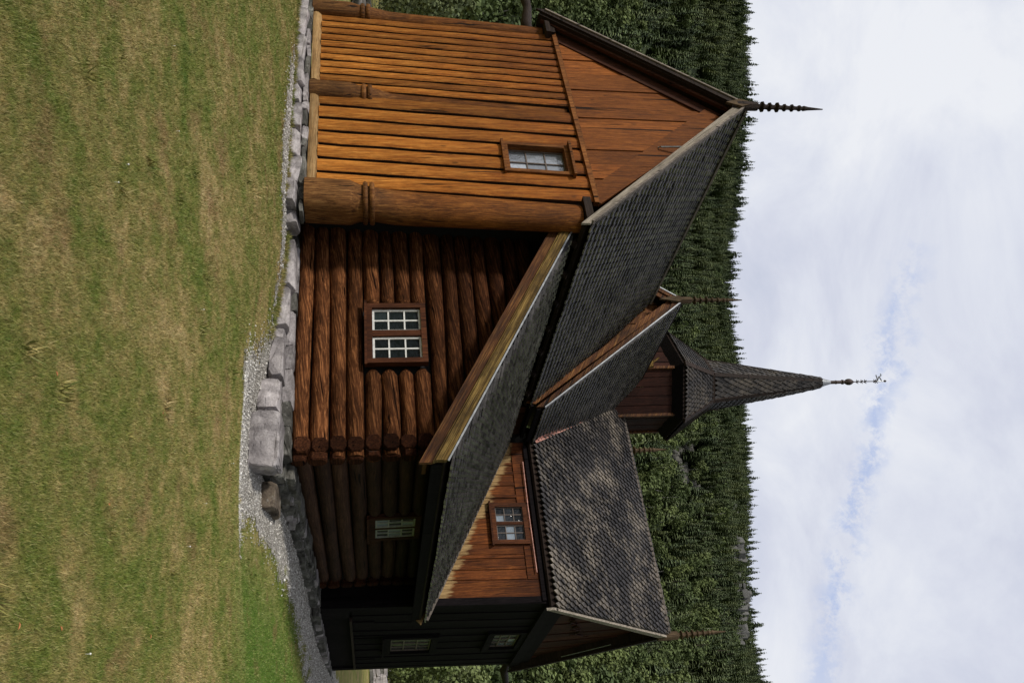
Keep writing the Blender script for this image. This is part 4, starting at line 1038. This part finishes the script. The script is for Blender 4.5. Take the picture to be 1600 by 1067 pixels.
# ------------------------------------------------------------------ background: walls, trees
mb = MB()
def drywall(name, label, p0, p1, h, seed, th=.6):
    rr = random.Random(seed); mb = MB(); p0 = Vector(p0); p1 = Vector(p1); L = (p1-p0).length; d = (p1-p0)/L; a = math.atan2(d.y, d.x)
    for lev in range(5):
        s = rr.uniform(0, .3)
        while s < L:
            w = rr.uniform(.35, .95); c = p0+d*(s+w/2); z = gz(c.x, c.y)+h*(lev+.5)/5
            rock(mb, (c.x, c.y, z), (w*1.05, th*rr.uniform(.8, 1.1), h/5*1.2), rr.random(), a+rr.uniform(-.08, .08), n=18, m=rr.choice((0, 0, 1)), rough=False); s += w
    o = mb.build(name, [M['stone'], M['stoned']]); tagk(o, label, 'stone wall'); return o
drywall('stone_wall', 'low dry stone wall across the grass behind the dark gable', (8.5, 32.5, 0), (-4, 36.5, 0), .9, 3)
drywall('stone_wall', 'dry stone wall beyond the far left corner of the plank gable', (-17, 13.5, 0), (-25, 4, 0), .8, 4)

def leafmat(name, stops):
    k = N(name); rv = k.attr('rv'); tv = k.attr('tv'); oi = k.n('ShaderNodeObjectInfo').outputs['Random']
    t = k.math('ADD', tv, k.math('MULTIPLY', k.math('SUBTRACT', oi, .5), .55))
    base = k.ramp(t, stops)
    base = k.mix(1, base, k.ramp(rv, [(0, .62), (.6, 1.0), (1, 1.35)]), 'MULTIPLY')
    m = k.fin(base, .7, None, .15)
    return m
M['needle'] = leafmat('spruce_needles', [(0, (.060, .088, .047)), (.5, (.098, .128, .057)), (1, (.155, .180, .076))])
M['leaf'] = leafmat('birch_leaves', [(0, (.062, .090, .040)), (.4, (.100, .132, .048)), (.7, (.145, .180, .062)), (1, (.165, .190, .095))])
M['bark'] = simple('tree_bark', (.10, .08, .06), .9, n=(8, .5, 1.3))
M['birchbark'] = simple('birch_bark', (.42, .40, .37), .8, n=(5, .3, 1.1))

def spruce_arrays(seed, layers=13, nb=9, r=.17):
    g = np.random.default_rng(seed); V = []; rv = []
    for i in range(layers):
        z = .10+.88*(i/layers)**.92; Rr = (1-z)**.85*r*g.uniform(.8, 1.15)+.008
        for j in range(nb if i < layers*.7 else 6):
            if g.random() < .08: continue
            a = 6.283*j/nb+g.uniform(-.3, .3); rr = Rr*g.uniform(.7, 1.25); dz = -rr*g.uniform(.15, .5); wd = rr*g.uniform(.36, .55)
            c, s = math.cos(a), math.sin(a); zz = z+g.uniform(-.02, .02)
            V += [(0, 0, zz+.02), (c*rr*.6-s*wd, s*rr*.6+c*wd, zz+dz*.7-.012), (c*rr, s*rr, zz+dz), (c*rr*.6+s*wd, s*rr*.6-c*wd, zz+dz*.7-.012)]
            q = g.random(); rv += [q*.5, q, min(1, q+.2), q]
    # leader
    V += [(.004, 0, .9), (0, .004, .9), (0, 0, 1.02), (-.004, 0, .9)]; rv += [.5]*4
    return np.array(V), np.array(rv)
def leafy_arrays(seed, n=260, size=.055, blobs=7, slim=.30, low=.18):
    g = np.random.default_rng(seed); V = []; rv = []
    bl = []
    for b in range(blobs):
        t = b/(blobs-1); z = low+.1+(.86-low)*t; rad = slim*(math.sin(math.pi*(.15+.8*t))**.8)*g.uniform(.6, .95)
        a = g.uniform(0, 6.28); off = slim*.45*(1-t*.6)
        bl.append((math.cos(a)*off, math.sin(a)*off, z, rad*.8, rad*.75))
    for _ in range(n):
        b = bl[g.integers(blobs)]; d = g.normal(size=3); d /= np.linalg.norm(d); q = g.uniform(.45, 1.08)
        p = np.array([b[0]+d[0]*b[3]*q, b[1]+d[1]*b[3]*q, b[2]+d[2]*b[4]*q])
        nrm = d+g.normal(size=3)*.5; nrm /= np.linalg.norm(nrm); t1 = np.cross(nrm, [0, 0, 1.]); t1 /= np.linalg.norm(t1)+1e-6; t2 = np.cross(nrm, t1); s = size*g.uniform(.6, 1.3)
        for (i, j) in ((-1, -.6), (.3, -1), (1, .6), (-.3, 1)): V.append(p+t1*i*s+t2*j*s)
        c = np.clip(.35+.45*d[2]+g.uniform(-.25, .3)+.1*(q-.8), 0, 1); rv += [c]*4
    return np.array(V), np.array(rv), bl
def trunk_arrays(h=.9, r=.012, n=5, bend=0):
    V = []
    for k_, (z, q) in enumerate(((0, 1.25), (h*.5, .75), (h, .2))):
        for i in range(n): V.append((math.cos(6.283*i/n)*r*q+bend*z*z, math.sin(6.283*i/n)*r*q, z))
    F = [(k_*n+i, k_*n+(i+1) % n, (k_+1)*n+(i+1) % n, (k_+1)*n+i) for k_ in range(2) for i in range(n)]
    return np.array(V), np.array(F)
def tree_mesh(name, parts):
    """parts: (V, F, material, rv)"""
    me = None; Vs = []; Fs = []; mi = []; rv = []; b = 0; mats = []
    for V, F, m, q in parts:
        Vs.append(V); Fs.append(F+b); mi += [len(mats)]*len(F); mats.append(m); rv.append(q if q is not None else np.full(len(V), .5)); b += len(V)
    o = np_mesh(name, np.vstack(Vs), np.vstack(Fs), mats, rv=np.concatenate(rv), tv=np.full(b, .5), mi=np.array(mi))
    me = o.data; bpy.data.objects.remove(o); return me
quads = lambda V: np.arange(len(V)).reshape(-1, 4)
SPR = []; LEA = []; LEAN = []
for s in range(6):
    V, q = spruce_arrays(s, 20, 9, .16+.02*(s % 3)); tv_, tf = trunk_arrays(.95, .010)
    SPR.append(tree_mesh('spruce', [(V, quads(V), M['needle'], q), (tv_, tf, M['bark'], None)]))
    V, q, bl = leafy_arrays(50+s, 1500, .019, 9, .26+.05*(s % 3)); tv_, tf = trunk_arrays(.85, .011, 5, .05*(s-2))
    LEA.append(tree_mesh('leafy_tree', [(V, quads(V), M['leaf'], q), (tv_, tf, M['birchbark'], None)]))
# scatter
def scatter(n, d0, d1, a0=3, a1=64):
    u = rng.random(n); D = np.sqrt(d0*d0+u*(d1*d1-d0*d0)); az = np.radians(rng.uniform(a0, a1, n))
    return CX-np.sin(az)*D, CY+np.cos(az)*D, D, az
cliffs = [(848, 1150, 455, 9), (865, 1136, 450, 10), (925, 1142, 462, 13), (960, 1150, 465, 12), (905, 1133, 450, 7), (985, 1160, 470, 8), (790, 1133, 450, 6), (1000, 1152, 460, 6)]
scree = [(706, 1058), (722, 1066), (738, 1072), (752, 1078), (700, 1072), (765, 1092)]
def rayat(u, v):
    d = r_*(u-533.5)+u_*(v-800)+f_*FPX; return d/math.hypot(d.x, d.y)
def hit(u, v):
    d = rayat(u, v); D = 100.
    while D < 700:
        p = CAM+d*D
        if p.z < gz(p.x, p.y): return p, D
        D += 2
    return CAM+d*500, 500
x, y, D, az = scatter(10200, 112, 562)
z = ground(x, y); U, Vv, _ = upx(np.stack([x, y, z+4], -1))
keep = np.ones(len(x), bool)
ex_ = []
for (cu, cv, d_, s_) in cliffs: keep &= ~((np.abs(U-cu) < 8+s_*.8) & (D > d_-48) & (D < d_+3))
for (cu, cv) in scree: ex_.append((cu, cv, 13, 22))
for cu, cv, ru, rvv in ex_: keep &= ~(((U-cu)/ru)**2+((Vv-(cv-rvv*.45))/rvv)**2 < 1)
x, y, D, az, z, U, Vv = [q[keep] for q in (x, y, D, az, z, U, Vv)]
fn = .5+.5*np.sin(x*.045+1.7*np.sin(y*.03))*np.sin(y*.05+x*.02+1.3)
pl = np.clip(.95-(D-125)/240, .10, .95)*(.25+.85*fn)
isleaf = rng.random(len(x)) < pl
isleaf &= D < 520; isleaf |= D < 165
H = np.where(isleaf, rng.uniform(5.5, 11.5, len(x)), rng.uniform(8, 16, len(x)))
H = np.where((D > 515), rng.uniform(6, 14, len(x))*(1+.45*(rng.random(len(x)) > .8)), H)
tone = np.clip(.5+.5*(rng.random(len(x))-.5)+.25*(fn-.5)*2, 0, 1)
tone = np.where(D > 500, tone*.45, tone); tone = np.where(~isleaf, np.clip(tone*(.35+.9*rng.random(len(x))), 0, 1), tone)
# outline of the church in the photograph's upright pixels: what it hides need not be an individual
sil = np.array([(8, 480), (24, 850), (168, 1165), (350, 1060), (430, 1030), (470, 1062), (520, 1048), (560, 1100), (600, 1280), (642, 1100), (693, 1048), (690, 985), (1000, 1042), (1043, 800), (1046, 480)])
UT, VT, _ = upx(np.stack([x, y, z+H*.85], -1))
vis = (UT > -10) & (UT < 1077) & ~inpoly(UT, VT, sil)
def pick(mask, n=300):
    idx = np.nonzero(mask & vis)[0]; sz = H[idx]/D[idx]; return idx[np.argsort(-sz)][:n]
pickS, pickL = pick(~isleaf), pick(isleaf)
chosen = np.zeros(len(x), bool); chosen[pickS] = True; chosen[pickL] = True
for idxs, meshes, nm, lab, cat, grp in ((pickS, SPR, 'spruce_tree', 'dark green pointed spruce on the wooded hillside behind the church', 'tree', 'spruces on the hillside'),
                                        (pickL, LEA, 'leafy_tree', 'lighter green bushy leaf tree on the hillside behind the church', 'tree', 'leaf trees on the hillside')):
    for i in idxs:
        me = meshes[int(rng.integers(len(meshes)))]; o = bpy.data.objects.new(nm, me); col.objects.link(o)
        o.location = (x[i], y[i], z[i]-.2); h = H[i]; wv = rng.uniform(.85, 1.25)*(1.25 if nm == 'leafy_tree' else 1); o.scale = (h*wv, h*wv, h); o.rotation_euler = (0, 0, rng.uniform(0, 6.28))
        tagk(o, lab, cat, grp)
def mass(name, idx, maker, mats, label, nt=10, wide=1.0):
    protos = [maker(s) for s in range(nt)]; Vs = []; rvs = []; tvs = []
    for i in idx:
        V, q = protos[int(rng.integers(nt))]; a = rng.uniform(0, 6.28); c, s = math.cos(a), math.sin(a); h = H[i]; w = h*rng.uniform(.85, 1.25)*wide
        P = np.stack([(V[:, 0]*c-V[:, 1]*s)*w+x[i], (V[:, 0]*s+V[:, 1]*c)*w+y[i], V[:, 2]*h+z[i]-.2], -1)
        Vs.append(P); rvs.append(q); tvs.append(np.full(len(V), tone[i]))
    V = np.vstack(Vs); o = np_mesh(name, V, np.arange(len(V)).reshape(-1, 4), mats, rv=np.concatenate(rvs), tv=np.concatenate(tvs))
    tagk(o, label, 'forest', kind='stuff')
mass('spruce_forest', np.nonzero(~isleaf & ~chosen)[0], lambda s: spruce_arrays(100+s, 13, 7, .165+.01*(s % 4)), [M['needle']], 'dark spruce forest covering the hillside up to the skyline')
mass('leafy_forest', np.nonzero(isleaf & ~chosen)[0], lambda s: leafy_arrays(200+s, 300, .036, 7, .30)[:2], [M['leaf']], 'lighter green leaf trees mixed through the hillside forest', wide=1.25)

# nearer trees at the foot of the hill, with trunk and limbs of their own
def near_tree(px, py, h, seed, label, tonev=.6, slim=.34, n=3200):
    root = empty('leafy_tree', (px, py, gz(px, py)-.1)); tagk(root, label, 'tree', 'leaf trees at the foot of the hill')
    V, q, bl = leafy_arrays(seed, n, .016, 12, slim, .02)
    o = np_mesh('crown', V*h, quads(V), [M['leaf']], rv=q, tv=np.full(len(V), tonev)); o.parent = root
    mb = MB(); mb.tube([(0, 0, 0), (.02*h, 0, .3*h), (.0, .03*h, .6*h), (.02*h, .02*h, .88*h)], [.016*h, .012*h, .007*h, .003*h], 7)
    for b in bl[::2]: mb.tube([(.01*h, .01*h, max(.1, b[2]-.2)*h), (b[0]*h*.5, b[1]*h*.5, (b[2]-.08)*h), (b[0]*h, b[1]*h, b[2]*h)], [.006*h, .004*h, .002*h], 5)
    t = mb.build('trunk', M['birchbark']); t.parent = root
for i, (u, D_, h, tn, lab) in enumerate((
    (-12, 62, 7.5, .78, 'bright green leaf tree behind the foot of the plank gable, nearest the frame edge'), (22, 70, 9, .7, 'bright green leaf tree just behind the left corner post'),
    (-30, 84, 12, .4, 'darker green tree left of the plank gable'), (40, 92, 10.5, .45, 'green tree half hidden behind the left corner post'), (8, 104, 13, .35, 'tall green tree behind the upper part of the left corner post'),
    (1030, 66, 7, .75, 'bright bushy tree behind the right edge of the dark gable'), (1056, 72, 8, .8, 'bright green bush right beside the dark gable above the stone wall'), (1085, 68, 8.5, .7, 'bright bush at the lower right frame edge beyond the stone wall'),
    (1050, 90, 11, .5, 'tree rising behind the bright bushes right of the dark gable'), (1078, 98, 12, .4, 'darker tree at the right frame edge behind the bright bushes'), (1020, 100, 12, .45, 'tree partly hidden by the dark gable wall on the right'))):
    d = rayat(u, 600); near_tree(CX+d.x*D_, CY+d.y*D_, h, 400+i, lab, tn)

# rock faces and scree among the trees
for i, (u, v, D_, s_) in enumerate(cliffs):
    dd_ = rayat(u, v); p = Vector((CX+dd_.x*D_, CY+dd_.y*D_, 0)); p.z = gz(p.x, p.y)+3; mb = MB(); rr = random.Random(i)
    for j in range(26): rock(mb, (rr.uniform(-1, 1)*s_*.75, rr.uniform(-1, 1)*s_*.3, rr.uniform(-.9, .7)*s_*.55), (s_*rr.uniform(.15, .5), s_*rr.uniform(.2, .5), s_*rr.uniform(.2, .7)), rr.random(), rr.uniform(0, 3), n=18, rough=False)
    o = mb.build('cliff_outcrop', M['cliff']); o.location = p
    tagk(o, 'pale grey rock face showing between spruces high on the hillside', 'rock face', 'rock faces high on the hillside')
mb = MB(); rr = random.Random(77)
for (u, v) in scree:
    p, DD = hit(u, v)
    for j in range(60):
        q = Vector((rr.uniform(-6, 6), rr.uniform(-7, 7), 0)); s_ = rr.uniform(.5, 2.2); xx, yy = p.x+q.x, p.y+q.y
        rock(mb, (xx, yy, gz(xx, yy)+s_*.3), (s_*1.2, s_, s_*.8), rr.random(), rr.uniform(0, 3), n=12, rough=False)
o = mb.build('scree_slope', M['stoned']); tagk(o, 'patch of dark broken scree on the slope right of the steeple', 'scree', kind='stuff')

# small lawn litter
def mush():
    px, py = 8.88, -6.72; root = empty('mushroom', (px, py, gz(px, py))); tagk(root, 'small reddish brown mushroom at the edge of the lawn nearest the viewer', 'mushroom')
    mb = MB(); mb.lathe([(.004, .032), (.014, .026), (.021, .024), (.024, .028), (.02, .036), (.011, .042), (.002, .044)], (0, 0, 0), n=14)
    o = mb.build('cap', simple('mushroom_cap', (.22, .06, .035), .35), root, True)
    mb = MB(); mb.lathe([(.010, 0), (.008, .035)], (0, 0, 0), n=10); mb.build('stem', simple('mushroom_stem', (.5, .42, .32), .6), root, True)
mush()
leafm = simple('dry_leaf', (.42, .16, .05), .6, n=(30, .6, 1.3))
for i, (px, py) in enumerate(((9.0, -5.9), (8.2, -5.6), (9.4, -5.2), (7.9, -6.6), (8.7, -4.5), (7.2, -4.9), (9.1, -6.35))):
    mb = MB(); s_ = .018; a = R.uniform(0, 6)
    pts = [(-1, 0), (-.4, .4), (.4, .45), (1, 0), (.4, -.45), (-.4, -.4)]
    vs = [(px+s_*(q*math.cos(a)-w*math.sin(a)), py+s_*(q*math.sin(a)+w*math.cos(a)), gz(px, py)+.035+.012*abs(w)) for q, w in pts]
    mb.add(vs, [(0, 1, 2, 3), (0, 3, 4, 5)]); o = mb.build('dry_leaf', leafm)
    tagk(o, 'small rust coloured dry leaf lying in the grass', 'leaf', 'dry leaves on the lawn')

clov = simple('white_petal', (.75, .74, .68), .6)
for i in range(12):
    D_ = R.uniform(4.2, 10.5); az_ = math.radians(R.uniform(12, 55)); px, py = CX-math.sin(az_)*D_, CY+math.cos(az_)*D_
    if py > -1.4: continue
    mb = MB(); s_ = R.uniform(.004, .007); mb.lathe([(s_*.4, .0), (s_, s_*.5), (s_*.9, s_*1.2), (s_*.3, s_*1.7)], (0, 0, .022), n=7); mb.tube([(0, 0, 0), (0, 0, .023)], .0015, 4)
    o = mb.build('clover_flower', clov); o.location = (px, py, gz(px, py)); tagk(o, 'tiny white clover flower head in the short lawn', 'flower', 'clover flowers in the lawn')

# ------------------------------------------------------------------ light
SUN = Vector((-.36, -.84, .66)).normalized()
ld = bpy.data.lights.new('Sun', 'SUN'); ld.energy = 2.9; ld.angle = math.radians(7); ld.color = (1, .95, .87)
lo = bpy.data.objects.new('Sun', ld); col.objects.link(lo); lo.rotation_euler = SUN.to_track_quat('Z', 'Y').to_euler(); lo.location = (-20, -40, 40)
w = bpy.data.worlds.new('World'); sc.world = w; w.use_nodes = True; nt = w.node_tree; nt.nodes.clear()
k = N.__new__(N); k.t = nt
out = k.n('ShaderNodeOutputWorld'); bg = k.n('ShaderNodeBackground'); k.l(bg.outputs[0], out.inputs[0]); bg.inputs[1].default_value = .1
sky = k.n('ShaderNodeTexSky', sky_type='NISHITA'); sky.sun_disc = False
sky.sun_elevation = math.asin(SUN.z); sky.sun_rotation = math.atan2(SUN.x, SUN.y)
tc = k.n('ShaderNodeTexCoord').outputs['Generated']
xyz = k.xyz(tc)
zc_ = k.math('MAXIMUM', k.math('ADD', xyz[2], .12), .05)
pl_ = k.comb(k.math('DIVIDE', xyz[0], zc_), k.math('DIVIDE', xyz[1], zc_), 0)
n1 = k.noise(pl_, 1.15, 7, .58, .25); n2 = k.noise(pl_, .55, 4, .5); n3 = k.noise(pl_, 2.6, 9, .6, .5)
cover = k.math('ADD', k.math('MULTIPLY', n1, .6), k.math('ADD', k.math('MULTIPLY', n2, .35), k.math('MULTIPLY', n3, .18)))
fac = k.ramp(cover, [(.34, .75), (.45, .97), (.52, 1.0)])
# a ragged blue rift between the cloud banks
da = rayat(590, 1385); db = rayat(1010, 1290); da.normalize(); db.normalize(); nn = da.cross(db).normalized()
dt = k.n('ShaderNodeVectorMath', operation='DOT_PRODUCT'); k.l(tc, dt.inputs[0]); dt.inputs[1].default_value = nn
df = k.n('ShaderNodeVectorMath', operation='DOT_PRODUCT'); k.l(tc, df.inputs[0]); df.inputs[1].default_value = (da*.8+db*.5).normalized()
wob_ = k.noise(tc, 9, 5, .6); rag = k.noise(tc, 26, 6, .65)
dist_ = k.math('ABSOLUTE', k.math('ADD', dt.outputs['Value'], k.math('MULTIPLY', k.math('SUBTRACT', wob_, .5), .07)))
patch = k.ramp(k.noise(tc, 22, 7, .7), [(.45, 0.0), (.56, 1.0)])
rift = k.math('MULTIPLY', k.ramp(k.math('ADD', dist_, k.math('MULTIPLY', k.math('SUBTRACT', rag, .5), .05)), [(.0, .95), (.012, .45), (.028, 0.0)]), k.ramp(df.outputs['Value'], [(.955, 0.0), (.985, 1.0)]))

shade = k.ramp(k.math('ADD', k.math('MULTIPLY', n3, .45), k.math('ADD', k.math('MULTIPLY', n1, .25), k.math('MULTIPLY', n2, .3))), [(.38, (5.8, 6.2, 7.5)), (.45, (6.6, 6.9, 8.0)), (.50, (7.3, 7.6, 8.5)), (.58, (8.4, 8.6, 9.1))])
c_ = k.mix(fac, sky.outputs[0], shade)
c_ = k.mix(k.math('MULTIPLY', k.math('MULTIPLY', rift, patch), .95), c_, (4.6, 5.5, 7.9))
# sky dimmed on the unseen right side, added to darken right-facing walls
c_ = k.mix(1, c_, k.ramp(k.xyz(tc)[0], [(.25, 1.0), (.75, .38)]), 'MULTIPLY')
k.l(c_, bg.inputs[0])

sc.view_settings.view_transform = 'Standard'; sc.view_settings.look = 'None'; sc.view_settings.exposure = 0; sc.view_settings.gamma = 1
sc.render.engine = 'CYCLES'; sc.cycles.max_bounces = 6
sc.render.resolution_x = 1024; sc.render.resolution_y = 682
